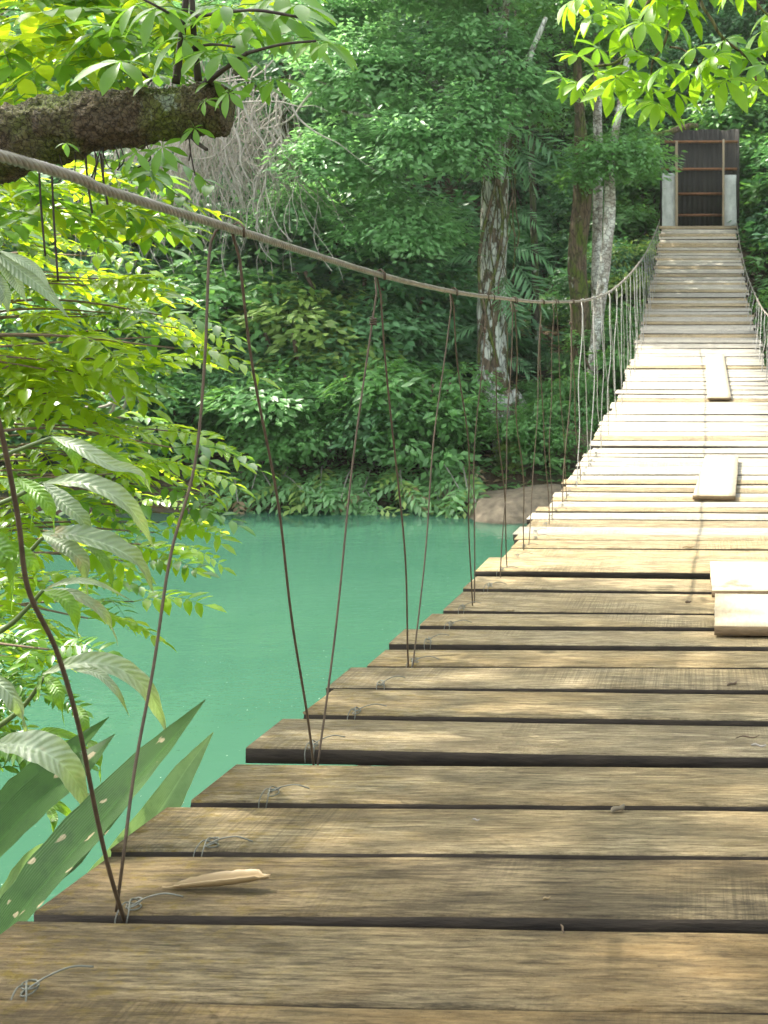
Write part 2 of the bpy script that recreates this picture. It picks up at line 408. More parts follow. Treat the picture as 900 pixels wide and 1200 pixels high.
# water: milky turquoise river
m, t, out = newmat('turquoise_water')
n1 = noise_(t, mapped(t, (1, 1, 1)), .35, 4, .6); n2 = noise_(t, mapped(t, (1, 1.6, 1)), 3.0, 4, .6); n3 = noise_(t, mapped(t, (1, 1, 1)), 40, 2, .5)
c = ramp(t, n1, [(.3, (.029, .090, .056)), (.7, (.042, .114, .070))])
c = mixc(t, ramp(t, n3, [(.735, (0, 0, 0)), (.76, (.6, .6, .6))]), c, (.5, .6, .45))
p = N(t, 'ShaderNodeBsdfPrincipled', Roughness=.06, IOR=1.42); t.links.new(c, p.inputs['Base Color'])
b = bump(t, n2, .13, .05); t.links.new(b, p.inputs['Normal']); t.links.new(p.outputs[0], out.inputs[0]); M['water'] = m

# ------------------------------------------------------------------ setting: terrain and river
def sstep(a, b, x):
    q = min(1, max(0, (x - a) / (b - a))); return q * q * (3 - 2 * q)
FY = [15.2, 16.0, 17.3, 18.2, 22, 26, 30, 45, 80, 140]
FZ = [-.15, .45, .80, 1.35, 2.3, 3.2, 5.4, 18, 42, 60]
def ground(x, y):
    wy = 15.2 + .9 * math.sin(x * .23 + 1.0) * (0.35 if x > -4 else 1) - max(0, -x - 12) * .25
    yy = y - (wy - 15.2) * sstep(24, 15, y)
    if yy > 15.2: far = float(np.interp(yy, FY, FZ))
    else: far = max(-1.6, -.15 - (15.2 - yy) * .8)
    g = math.exp(-((x - .1) / 2.0) ** 2) + (sstep(.5, 6, x) * .8)
    far += min(1, g) * 1.9 * sstep(22.0, 23.6, y) * (1 - .7 * sstep(25, 32, y))
    near = -1.6
    yn = y - max(0, -x - 4.3) * 1.6
    if yn < 3.9: near = float(np.interp(yn, [-12, -2, 1.25, 2.6, 3.9], [3.6, 2.3, 1.85, .4, -1.6]))
    h = max(far, near)
    if h > -.5: h += .16 * mnoise.noise((x * .7, y * .7, 0)) * sstep(-.5, .5, h) + .35 * mnoise.noise((x * .2, y * .2, 3)) * sstep(18, 24, y)
    return h
xs = np.concatenate([np.arange(-70, -26, 2.0), np.arange(-26, 12, .4), np.arange(12, 60, 2.0)])
ys = np.concatenate([np.arange(-30, -4, 2.0), np.arange(-4, 30, .4), np.arange(30, 140, 2.5)])
V = [(x, y, ground(x, y)) for y in ys for x in xs]
nx = len(xs)
Q = [(j * nx + i, j * nx + i + 1, (j + 1) * nx + i + 1, (j + 1) * nx + i) for j in range(len(ys) - 1) for i in range(nx - 1)]
tag(obj('forest_floor', meshdata('forest_floor', V, np.array(Q), M['ground'], True)), kind='structure')
V = [(x, y, 0) for y in (-40, 40) for x in (-80, 70)]
tag(obj('river', meshdata('river', V, np.array([(0, 1, 3, 2)]), M['water'])), kind='structure')

# ------------------------------------------------------------------ leaf templates
def leaflet(n=4, w=.38, droop=.12, fold=.12, fat=.45):
    """one leaf along +x, length 1; returns verts, quads"""
    V = []; 
    for i in range(n + 1):
        s = i / n
        ww = w * .5 * (math.sin(math.pi * s ** (math.log(.5) / math.log(fat))) ** .8 if 0 < s < 1 else 0.012)
        z = -droop * s * s
        V += [(s, ww, z + fold * ww), (s, 0, z), (s, -ww, z + fold * ww)]
    Q = []
    for i in range(n):
        a = i * 3
        Q += [(a, a + 3, a + 4, a + 1), (a + 1, a + 4, a + 5, a + 2)]
    return np.array(V, dtype=np.float32), np.array(Q)

FAR_LEAF = (np.array([(0, 0, 0), (.45, .21, .04), (1, 0, -.06), (.45, -.21, .04)], dtype=np.float32), np.array([(0, 1, 2), (0, 2, 3)]))
def cloud(mb, tv, tf, pos, d, nrm, scale):
    """place template at many frames (numpy)"""
    d = d / (np.linalg.norm(d, axis=1, keepdims=True) + 1e-9)
    b = np.cross(nrm, d); b /= (np.linalg.norm(b, axis=1, keepdims=True) + 1e-9)
    n = np.cross(d, b)
    sc = scale[:, None, None]
    V = pos[:, None, :] + sc * (tv[None, :, 0:1] * d[:, None, :] + tv[None, :, 1:2] * b[:, None, :] + tv[None, :, 2:3] * n[:, None, :])
    k = len(tv)
    Fc = (tf[None] + (np.arange(len(pos)) * k)[:, None, None]).reshape(-1, tf.shape[1])
    if tf.shape[1] == 4: mb.add(V.reshape(-1, 3), Q=Fc)
    else: mb.add(V.reshape(-1, 3), T=Fc)

def rot_to(d, up):
    d = Vector(d).normalized(); up = Vector(up)
    b = up.cross(d); b = b.normalized() if b.length > 1e-5 else d.orthogonal().normalized()
    n = d.cross(b)
    return Matrix((d, b, n)).transposed()

def add_t(mb, tv, tq, mat3, org, s=1.0):
    A = np.array(mat3, dtype=np.float32)
    mb.add(tv @ A.T * s + np.array(org, dtype=np.float32), Q=tq)

def pinnate_mesh(name, mat, pairs=6, ll=.30, ang=58, w=.40, droop=.25, stem=None, rs=0, nseg=3):
    rr = random.Random(rs)
    mb = MB()
    rach = lambda s: Vector((s, 0, .10 * math.sin(s * 2.2) - droop * s * s))
    tv, tq = leaflet(nseg, w, .22, .25)
    for i in range(pairs):
        s = .18 + .78 * i / (pairs - .3)
        p = rach(s); tl = ll * (1 - .35 * abs(s - .5)) * rr.uniform(.85, 1.12)
        for sd_ in (-1, 1):
            a = R(ang + rr.uniform(-9, 9)) * sd_
            d = Vector((math.cos(a), math.sin(a), rr.uniform(-.35, .12)))
            add_t(mb, tv, tq, rot_to(d, (rr.uniform(-.3, .3), rr.uniform(-.3, .3), 1)), p + Vector((rr.uniform(-.02, .02), 0, 0)), tl)
    add_t(mb, tv, tq, rot_to((1, rr.uniform(-.1, .1), -.25), (0, 0, 1)), rach(.97), ll * .95)
    mb.tube([rach(s) for s in (0, .25, .5, .75, 1)], [.008, .007, .006, .005, .003], 4, False)
    return mb.data(name, mat)

def palmate_mesh(name, mat, n=6, rs=0, droop=.45, w=.36, spread=300):
    rr = random.Random(rs)
    mb = MB(); tv, tq = leaflet(6, w, droop, .22, .6)
    for i in range(n):
        a = R(-spread / 2 + spread * i / (n - 1) + rr.uniform(-12, 12))
        L = .9 if abs(a) < 1.3 else .72
        d = Vector((math.cos(a), math.sin(a), rr.uniform(-.35, .1)))
        add_t(mb, tv, tq, rot_to(d, (0, 0, 1)), d * .03, L * rr.uniform(.85, 1.1))
    mb.tube([(-.5, 0, -.05), (-.25, 0, .02), (0, 0, 0)], .012, 4, False)
    return mb.data(name, mat)

def place(name, me, parent, pos, d, up, s, label=None):
    o = bpy.data.objects.new(name, me); COL.objects.link(o); o.parent = parent
    mm = rot_to(d, up).to_4x4() * 1.0
    mm = Matrix.Translation(Vector(pos)) @ rot_to(d, up).to_4x4() @ Matrix.Diagonal((s, s, s, 1))
    o.matrix_local = mm
    return o

# ------------------------------------------------------------------ the bridge
KD = .0102
def deck_z(Y): return CAMZ - (1.12 - KD * (max(Y, -1.0) - 7.0) ** 2)
def solveY(py):
    lo, hi = .8, 23.0
    f = lambda Y: 350 - (deck_z(Y) - CAMZ) * F / Y - py
    for _ in range(60):
        mid = (lo + hi) / 2
        if f(mid) > 0: lo = mid
        else: hi = mid
    return lo
bridge = empty('footbridge', (0, 0, deck_z(0)), 'long sagging plank footbridge over turquoise river, hung from steel cables', 'footbridge')
bridge.location = (0, 0, 0)
near = [  # (back y, front y, left end x at the front edge)
    (1186, 1262, -300), (1092, 1183, -130), (1012, 1080, 42), (951, 1004, 132), (897, 940, 221), (848, 883, 288), (813, 842, 355),
    (786, 809, 384), (762, 781, 432), (740, 756, 455), (723, 737, 492), (694, 716, 518), (676, 690, 543), (655, 671, 557)]
specs = []
for (yb, yf, lx) in near:
    Yb, Yf = solveY(yb), solveY(yf)
    specs.append([Yf, Yb, -P(lx, yf, Yf).x])
specs[0][2] = .84; specs[1][2] = .86; specs[0][0] = specs[0][1] - .22
Y = specs[0][0] - .012
for i in range(7):
    specs.insert(0, [Y - .2, Y, random.uniform(.8, .86)]); Y -= .215
Y = specs[-1][1] + .012
while Y < 23.25:
    wd = random.choice([.12, .15, .17, .19, .21]) if Y < 12 else random.choice([.16, .19, .21, .24])
    gap = random.choice([.004, .006, .01, .014, .03])
    specs.append([Y, Y + wd, random.uniform(.785, .85)]); Y += wd + gap
pl_tops = []
for i, (Yf, Yb, hl) in enumerate(specs):
    Ym = (Yf + Yb) / 2; hr = random.uniform(.78, .86)
    th = random.uniform(.024, .034) if Ym < 4 else random.uniform(.022, .04)
    slope = math.atan(2 * KD * (Ym - 7.0)) if Ym > -1 else 0
    nseg = 26 if Ym < 3.2 else (10 if Ym < 7 else 4)
    sec = 0
    Lx = np.linspace(-hl, hr, nseg + 1)
    V = []; hw = (Yb - Yf) / 2
    sag = random.uniform(-.004, .004); warp = random.uniform(-.006, .006)
    for j, x in enumerate(Lx):
        wob = (.0035 if Ym < 3.2 else .004) * mnoise.noise((x * 5, i * 3.1, 0)) + .0022 * mnoise.noise((x * 22, i * 3.1, 1))
        wob2 = .004 * mnoise.noise((x * 4, i * 3.1, 9)) + .002 * mnoise.noise((x * 19, i * 3.1, 5))
        zt = sag * math.cos(x * 1.7) + warp * x * .5
        b = .003
        endr = random.uniform(-.004, .004) if j in (0, nseg) else 0
        for (yy, zz) in ((-hw + wob, -b), (-hw + wob + b, 0), (hw + wob2 - b, 0), (hw + wob2, -b), (hw + wob2, -th), (-hw + wob, -th)):
            V.append((x + endr + (random.uniform(-.003, .003) if j in (0, nseg) else 0), yy, zz + zt))
    Q = []
    for j in range(nseg):
        for k in range(6):
            a = j * 6 + k; b_ = j * 6 + (k + 1) % 6
            Q.append((a, b_, b_ + 6, a + 6))
    T = []
    e = nseg * 6
    for k in range(1, 5):
        T.append((0, k + 1, k)); T.append((e, e + k, e + k + 1))
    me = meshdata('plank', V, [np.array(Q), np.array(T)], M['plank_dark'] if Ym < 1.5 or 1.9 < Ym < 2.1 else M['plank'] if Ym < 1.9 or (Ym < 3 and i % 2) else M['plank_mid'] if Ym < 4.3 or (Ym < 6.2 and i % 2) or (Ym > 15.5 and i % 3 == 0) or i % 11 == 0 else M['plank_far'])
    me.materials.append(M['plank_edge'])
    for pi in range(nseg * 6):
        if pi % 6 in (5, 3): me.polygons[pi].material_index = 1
    o = obj('plank', me, bridge)
    o.location = (0, Ym, deck_z(Ym) + (random.uniform(-.004, .004) if Ym < 4 else random.uniform(-.012, .006)))
    o.rotation_euler = (slope + random.uniform(-.01, .01), random.uniform(-.004, .004), random.uniform(-.006, .006) * (0.5 if Ym < 4 else 1.5))

# cables
LC = [(-6, 1.9, -.735), (-2, .62, -.733), (0, .20, -.733)] # (Y, rel z, X)
for (px, py, lat) in [(0, 183, .733), (120, 223, .733), (268, 268, .733), (443, 322, .733), (530, 342, .733), (582, 349, .733), (640, 354, .735), (690, 351, .74), (720, 338, .75), (745, 313, .765), (760, 290, .79), (772, 262, .835)]:
    Yc = lat * F / (818 - px)
    LC.append((Yc, (350 - py) * Yc / F, -lat))
LC.append((23.5, 1.75, -.85))
RC = [(-6, 1.9, .735), (-2, .7, .735), (0, .22, .735), (1.5, .08, .735), (4, -.1, .74), (8, -.24, .76), (12.2, -.18, .79), (15.2, .05, .815), (18.4, .45, .83), (21.4, 1.05, .845), (23.5, 1.68, .85)]
def cable_path(tab, lo, hi, n):
    Ys = [a[0] for a in tab]; ctrl = [Vector((a[2], a[0], CAMZ + a[1])) for a in tab]
    s = smoothline(ctrl, 10)
    sy = [p.y for p in s]; sx = [p.x for p in s]; sz = [p.z for p in s]
    return [Vector((float(np.interp(y, sy, sx)), y, float(np.interp(y, sy, sz)))) for y in np.linspace(lo, hi, n)]
CR = .0069
cpt = {}
for nm, tab in (('left', LC), ('right', RC)):
    far_b = MB(); far_b.tube(cable_path(tab, 7.0, 23.5, 80), CR * 1.25, 8)
    far_b.tube(cable_path(tab, -6, 7.0, 60), CR * .55, 6)
    cb = far_b.build('main_cable', M['cable'], bridge, True)
    lo, hi = (-.5, 7.05)
    if nm == 'right': lo = 3.0
    n = int((hi - lo) / .007); path = cable_path(tab, lo, hi, n)
    k_s = 6
    for s in range(k_s):
        pts = []; L = 0
        for i, p in enumerate(path):
            tdir = (path[min(i + 1, n - 1)] - path[max(i - 1, 0)]).normalized()
            a = Vector((1, 0, 0)); a = (a - tdir * a.dot(tdir)).normalized(); b = tdir.cross(a)
            if i: L += (p - path[i - 1]).length
            an = 2 * math.pi * (L / .062 + s / k_s)
            pts.append(p + (a * math.cos(an) + b * math.sin(an)) * CR * .62)
        mb = MB(); mb.tube(pts, CR * .44, 5, True)
        mb.build('strand', M['cable'], cb, True)
def cable_at(tab, Y):
    return cable_path(tab, Y, Y + .01, 2)[0]
# carrying cables below the planks
for sx in (-.66, .66):
    mb = MB(); mb.tube([(sx, y, deck_z(y) - .05) for y in np.linspace(-5, 23.4, 70)], .011, 8)
    mb.build('carrying_cable', M['wire_far'], bridge, True)

def wire(p0, p1, wob, rad, mat, knot=False, loop=True, sides=6, seed=0):
    """suspender wire from the cable (p0) down to the plank edge (p1)"""
    rr = random.Random(seed); mb = MB(); n = 22
    a = [rr.uniform(-1, 1) for _ in range(6)]
    pts = []
    for i in range(n + 1):
        s = i / n; e = math.sin(math.pi * s)
        d = Vector(((a[0] * math.sin(4 * s + a[1]) + .5 * a[2] * math.sin(11 * s)) * wob * e, (a[3] * math.sin(5 * s + a[4]) + .4 * a[5] * math.sin(12 * s)) * wob * e, 0))
        pts.append(p0.lerp(p1, s) + d)
    if loop:  # bent over the cable
        pts = [p0 + Vector((.012, 0, -.012)), p0 + Vector((.012, 0, .004)), p0 + Vector((.003, 0, .0125)), p0 + Vector((-.010, 0, .006))] + pts[1:]
    mb.tube(pts, rad, sides)
    if knot:
        kp = p0.lerp(p1, .11)
        q = []
        for i in range(26):
            an = i * .9; q.append(kp + Vector((math.cos(an) * .007, math.sin(an) * .008, -.008 + i * .0007)))
        mb.tube(q, rad * .8, 5)
    return mb

bots = [.62] + [specs_y for specs_y in (solveY(1080), solveY(888), solveY(784), solveY(717), solveY(672))]
while bots[-1] < 22.2: bots.append(bots[-1] + (.62 if bots[-1] < 6 else random.uniform(.6, .82)))
cnt = 0
for side, tab in ((-1, LC), (1, RC)):
    for i in range(len(bots) - 1):
        Y0, Y1 = bots[i], bots[i + 1]
        ya = (Y0 + Y1) / 2
        if side == -1:
            exact = {1: 1.667, 2: 2.44, 3: 3.18}
            ya = exact.get(i, ya)
            if i == 0: ya = .84
        elif Y1 < 6: pass
        top = cable_at(tab, ya)
        rad = .0022 if ya < 6 else .0030
        for q, (yb, dy) in enumerate(((Y0, -.012), (Y1, .012))):
            yb2 = yb + (.0 if yb < 3.3 else random.uniform(-.12, .12))
            zb = deck_z(yb2)
            bt = Vector((side * (.728 + random.uniform(-.006, .006)), yb2 - .004, zb - .05))
            if side == -1 and yb < .7: continue
            gapw = dy * (1.6 if i == 1 and side == -1 else .5)
            tp = top + Vector((0, gapw * .6 + (0 if ya < 3.3 else random.uniform(-.1, .1)), 0))
            wob = .012 if ya < 3.3 else .02
            if side == -1 and (i == 0 or (i == 1 and q == 0)): continue
            mb = wire(tp, bt, wob, rad, M['wire'], knot=(i % 2 == 0 and q == 0), seed=i * 7 + q + (100 if side > 0 else 0), sides=6 if ya < 5 else 4)
            mb.build('suspender', M['wire'] if ya < 6.2 else M['wire_far'], bridge, True)
# the two bent wires at the left, traced at their own depth
Yb = solveY(1078)
for pts, r_ in (([(-60, 330, .98), (-8, 470, 1.02), (20, 600, 1.07), (33, 690, 1.10), (66, 762, 1.15), (92, 850, 1.20), (112, 950, 1.26), (128, 1020, 1.30), (147, 1083, Yb)], .0025),
                ([(252, 272, 1.65), (245, 300, 1.64), (240, 420, 1.60), (228, 545, 1.56), (200, 650, 1.50), (180, 780, 1.45), (158, 900, 1.40), (145, 1000, 1.36), (136, 1070, Yb)], .0022)):
    q = smoothline([P(*p) for p in pts], 8)
    if r_ < .0024: q = [P(274, 268, 1.66), P(262, 263, 1.66)] + q
    mb = MB(); mb.tube(q, r_, 7); mb.build('suspender', M['wire'], bridge, True)

# twisted wire ties at the plank edges
def tie_mesh(rs):
    rr = random.Random(rs); mb = MB()
    q = []
    for i in range(30):
        a = i * .55; q.append((.010 * math.cos(a) * (1 + .2 * rr.random()), .016 * math.sin(a), .006 + .006 * math.sin(a * .5 + rs)))
    mb.tube(q, .0014, 5)
    e = rr.uniform(-.4, .5)
    mb.tube(smoothline([(0, -.012, .008), (.02, .0, .018), (.05, .015 + e * .02, .022), (.078, .03 + e * .03, .012)], 6), .0015, 5)
    mb.tube(smoothline([(0, .0, .008), (-.012, -.014, .014), (-.016, -.03, -.004), (-.014, -.034, -.03)], 6), .0014, 5)
    mb.tube(smoothline([(.004, .01, .01), (.0, -.012, .020), (.008, -.032, .006), (.006, -.036, -.02)], 6), .0014, 5)
    return mb.data('wire_tie', M['tie'], True)
ties = [tie_mesh(k) for k in range(5)]
for i, (Yf, Yb, hl) in enumerate(specs):
    if Yf < .8 or Yf > 8: continue
    for side in (-1, 1):
        if side == 1 and Yf < 2.5: continue
        o = obj('wire_tie', ties[(i * 3 + side) % 5], bridge)
        o.location = (side * (.735 + random.uniform(-.015, .015)), Yf + .012, deck_z(Yf) + .001)
        o.rotation_euler = (math.atan(2 * KD * (Yf - 7)), 0, random.uniform(-.4, .4)); o.scale = (-.72 if side > 0 else .72, .72, .72)

# ------------------------------------------------------------------ loose boards on the deck
def loose(label, x0, x1, Y0, Y1, rz, th=.022):
    nx_, ny = 5, 10; V = []; Ym = (Y0 + Y1) / 2; xm = (x0 + x1) / 2
    z0 = deck_z(Ym)
    for zt in (0, -th):
        for j in range(ny + 1):
            for i in range(nx_ + 1):
                x = -(x1 - x0) / 2 + (x1 - x0) * i / nx_; y = -(Y1 - Y0) / 2 + (Y1 - Y0) * j / ny
                ex = .003 * mnoise.noise((i * 1.7, j * 1.3, x0)) if i in (0, nx_) or j in (0, ny) else 0
                z = max(deck_z(Ym + y), deck_z(Ym + y)) - z0 + .03 + zt + .0015 * mnoise.noise((i, j, 2))
                V.append((x + ex, y + ex, z))
    n1 = (nx_ + 1) * (ny + 1); Q = []
    W = nx_ + 1
    for j in range(ny):
        for i in range(nx_):
            a = j * W + i; Q += [(a, a + 1, a + W + 1, a + W), (n1 + a, n1 + a + W, n1 + a + W + 1, n1 + a + 1)]
    for i in range(nx_): Q += [(i, n1 + i, n1 + i + 1, i + 1), (ny * W + i, ny * W + i + 1, n1 + ny * W + i + 1, n1 + ny * W + i)]
    for j in range(ny): Q += [(j * W, (j + 1) * W, n1 + (j + 1) * W, n1 + j * W), (j * W + nx_, n1 + j * W + nx_, n1 + (j + 1) * W + nx_, (j + 1) * W + nx_)]
    me = meshdata('loose_board', V, np.array(Q), M['board']); me.materials.append(M['board_edge'])
    for pi, pg in enumerate(me.polygons):
        if pi >= 2 * nx_ * ny: pg.material_index = 1
    o = obj('loose_board', me)
    o.location = (xm, Ym, z0 + .004); o.rotation_euler = (0, 0, rz)
    tag(o, label, 'board', 'loose boards lying on the deck')
def lx(px, py, Y): return P(px, py, Y).x
Ya, Yb_ = solveY(470), solveY(418)
loose('long pale narrow board lying lengthwise, farthest along the bridge deck', lx(829, 468, Ya), lx(857, 468, Ya), Ya, Yb_, .0)
Ya, Yb_ = solveY(588), solveY(540)
loose('shorter wider pale board lying lengthwise mid deck, in full sun', lx(820, 587, Ya), lx(870, 587, Ya), Ya, Yb_, -.05)
Ya, Yb_ = solveY(704), solveY(668)
loose('pale board lying crosswise just behind the nearest board, thin and cream', lx(834, 704, Ya), lx(834, 704, Ya) + .44, Ya, Yb_, .0)
Ya, Yb_ = solveY(748), solveY(708)
loose('nearest pale board at the right edge, with a shade-darkened cut front edge', lx(839, 748, Ya), lx(839, 748, Ya) + .46, Ya, Yb_, -.02, .026)

# ------------------------------------------------------------------ curled dry leaf and bits on the deck
Yl = solveY(1052); c0 = P(188, 1047, Yl)
mb = MB(); zt = deck_z(Yl) + .004
cl = smoothline([P(190, 1048, Yl) , P(215, 1055, Yl), P(250, 1058, Yl), (P(285, 1052, Yl)), P(316, 1040, Yl)], 6)
V = []; n = len(cl)
for i, p in enumerate(cl):
    s = i / (n - 1); ww = .0125 * math.sin(math.pi * min(1, max(0.02, (s - .1) / 1.02))) ** .6 if s > .1 else .0015
    if s > .9: ww *= .55
    for k in range(7):
        a = (k - 3) / 3; ang = a * 1.25
        V.append((p.x + .002 * mnoise.noise((i * .7, k, 0)), p.y + math.sin(ang) * ww, zt + .016 * s * s + ww * (1 - math.cos(ang)) * 1.5 + .0015 * mnoise.noise((i * .9, k, 3))))
Q = [(i * 7 + k, i * 7 + k + 1, (i + 1) * 7 + k + 1, (i + 1) * 7 + k) for i in range(n - 1) for k in range(6)]
dl = obj('dry_leaf', meshdata('dry_leaf', V, np.array(Q), M['drytan'], True))
sol = dl.modifiers.new('t', 'SOLIDIFY'); sol.thickness = .0012
tag(dl, 'long curled tan dry leaf lying on the dark plank beside the wire tie', 'leaf')
def chip(px, py, L, wdt, mat, label, name='wood_chip', cat='debris', rz=0.5, h=.008):
    Y = solveY(py); p = P(px, py, Y); mb = MB()
    q = [Vector((0, 0, h * .5)), Vector((L * .3, L * .08, h * .75)), Vector((L * .7, -L * .04, h * .6)), Vector((L, L * .1, h * .9))]
    mb.tube([Matrix.Rotation(rz, 3, 'Z') @ v for v in smoothline(q, 3)], [wdt * r for r in lerp_list([.3, 1, .8, .9, .3], 10)], 6, True, .5, 90)
    o = mb.build(name, mat); o.location = (p.x, p.y, deck_z(Y) + .002); tag(o, label, cat, 'bits of debris on the planks')
chip(716, 957, .028, .0045, M['rock'], 'grey broken twig stub lying across a plank edge right of centre', rz=.7)
chip(636, 1062, .010, .0018, M['drytan'], 'tiny tan seed husk on the second big plank', rz=.3)
chip(553, 968, .014, .0016, M['twig_pale'], 'small pale sliver on the plank left of the twig stub', rz=-.3)
chip(661, 1101, .014, .0015, M['twig'], 'thin dark curled splinter on the nearest wide plank', rz=1.9)
chip(862, 868, .05, .0018, M['twig'], 'thin brown twig near the right edge', rz=.1)
chip(880, 876, .03, .003, M['twig_pale'], 'pale leaf scrap near the right edge below the twig', rz=-.3)
chip(852, 806, .03, .003, M['twig'], 'small brown curled leaf near the right edge of the deck', rz=.6)
chip(800, 643, .05, .004, M['drytan'], 'tan leaf scrap on the sunlit planks left of the cream boards', rz=.1)
chip(803, 708, .02, .005, M['twig'], 'dark seed on the plank left of the nearest cream board', rz=.1)
chip(593, 720, .025, .004, M['drytan'], 'pale leaf scrap near the left plank edge', rz=.3)

# ------------------------------------------------------------------ the far gate
GY = 23.45
def gp(px, py, Y=GY): return P(px, py, Y)
gate = empty('gate_shelter', (0, 0, 0), 'dark corrugated gate shelter between two weathered concrete posts at far bridge end', 'gate')
GB = deck_z(23.2) - .25
def slab(name, x0, x1, ytop, zb, Y, th, mat, seg=6, rough=.004):
    a = gp(x0, ytop, Y); b = gp(x1, ytop, Y); mb = MB()
    W_ = b.x - a.x
    V = []; n = seg + 1
    for i in range(n):
        z = zb + (a.z - zb) * i / seg
        for (xx, yy) in ((a.x, Y), (b.x, Y), (b.x, Y + th), (a.x, Y + th)):
            V.append((xx + rough * mnoise.noise((xx * 3, z * 4, 1)), yy + rough * mnoise.noise((xx * 5, z * 4, 7)), z))
    Q = [(i * 4 + k, i * 4 + (k + 1) % 4, (i + 1) * 4 + (k + 1) % 4, (i + 1) * 4 + k) for i in range(seg) for k in range(4)]
    Q += [(0, 3, 2, 1), (seg * 4, seg * 4 + 1, seg * 4 + 2, seg * 4 + 3)]
    mb.add(V, Q); o = mb.build(name, mat, gate); bv = o.modifiers.new('b', 'BEVEL'); bv.width = .008; bv.segments = 1; return o
slab('concrete_post', 776, 791, 203, GB, 23.42, .3, M['conc'], 10, .012)
slab('concrete_post', 849, 863, 205, GB, 23.42, .3, M['conc'], 10, .012)
slab('timber_post', 791.3, 794.4, 165, GB, 23.36, .06, M['timber'])
slab('timber_post', 846.5, 849, 163, GB, 23.36, .06, M['timber'])
WY = 24.0
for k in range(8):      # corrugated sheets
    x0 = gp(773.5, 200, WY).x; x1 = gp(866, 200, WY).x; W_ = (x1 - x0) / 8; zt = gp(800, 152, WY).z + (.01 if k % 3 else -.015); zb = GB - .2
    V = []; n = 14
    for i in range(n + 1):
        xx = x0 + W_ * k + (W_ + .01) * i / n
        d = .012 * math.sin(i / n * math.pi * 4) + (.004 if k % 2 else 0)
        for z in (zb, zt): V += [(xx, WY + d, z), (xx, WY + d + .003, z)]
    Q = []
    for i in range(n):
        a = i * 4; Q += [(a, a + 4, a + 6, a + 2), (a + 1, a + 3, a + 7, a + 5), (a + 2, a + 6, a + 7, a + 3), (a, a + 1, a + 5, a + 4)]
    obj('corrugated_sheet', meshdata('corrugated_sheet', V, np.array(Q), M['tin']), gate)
for (yy, xa, xb) in ((166, 777, 865), (198, 774, 864), (227, 793, 848), (252, 793, 848)):
    a = gp(xa, yy, 23.9); b = gp(xb, yy - 1 if yy < 200 else yy, 23.9); mb = MB()
    mb.box(((a.x + b.x) / 2, 23.95, a.z), (b.x - a.x, .05, .055)); mb.build('crossbar', M['rust'], gate)
# threshold slab the posts stand on
mb = MB(); mb.box((.0, 24.0, GB - .5), (1.62, 1.2, 1.0)); mb.build('footing', M['conc'], gate)

# ------------------------------------------------------------------ crowns and trees
def crown_mesh(name, mat, blobs, clumps, per, leaf, seed, tmpl=FAR_LEAF, flat=.4, cr=.34, outward=1.9):
    r = np.random.default_rng(seed); mb = MB()
    vol = np.array([b[3] * b[4] * b[5] for b in blobs]) ** .67; vol /= vol.sum()
    idx = r.choice(len(blobs), size=clumps, p=vol)
    B = np.array(blobs)[idx]
    d = r.normal(size=(clumps, 3)); d /= np.linalg.norm(d, axis=1, keepdims=True)
    d[:, 2] = np.where(d[:, 2] < -.5, -d[:, 2] * .5, d[:, 2])
    rad = r.uniform(.35, 1.08, size=(clumps, 1)) ** .6
    C = B[:, :3] + d * B[:, 3:6] * rad
    n = clumps * per
    Cc = np.repeat(C, per, axis=0); Dd = np.repeat(d, per, axis=0)
    csz = np.repeat(r.uniform(.6, 1.35, clumps), per)
    a = r.uniform(0, 2 * np.pi, n); rr_ = np.sqrt(r.uniform(0, 1, n)) * cr * csz
    off = np.stack([np.cos(a) * rr_, np.sin(a) * rr_, r.normal(size=n) * cr * .22 - rr_ * .35], 1) + Dd * (rr_ * .3)[:, None]
    pos = Cc + off
    dirs = np.stack([np.cos(a), np.sin(a), np.full(n, -.35)], 1) + r.normal(size=(n, 3)) * .35 + Dd * .3
    nrm = np.stack([r.normal(size=n) * flat, r.normal(size=n) * flat, np.ones(n)], 1) + Dd * outward * .6
    cloud(mb, tmpl[0], tmpl[1], pos, dirs, nrm, leaf * r.uniform(.65, 1.3, n))
    return mb.data(name, mat)

def px_blob(px, py, Y, rx, ry, rd=None):
    c = P(px, py, Y); k = Y / F
    return (c.x, c.y, c.z, rx * k, (rd if rd else (rx + ry) / 2 * k), ry * k)

def trunk(parent, pts, rad, mat, sides=14, rough=.18, name='trunk', extra=None, sub=5):
    q = smoothline(pts, sub); mb = MB()
    mb.tube(q, lerp_list(rad, len(q)), sides, True, rough, 4.0)
    if extra:
        for (pp, rr_) in extra:
            qq = smoothline(pp, 5); mb.tube(qq, lerp_list(rr_, len(qq)), 8, True, .15, 5.0)
    return mb.build(name, mat, parent, True)

def base(px, py, Y):
    p = P(px, py, Y); return Vector((p.x, p.y, ground(p.x, p.y) - .15))

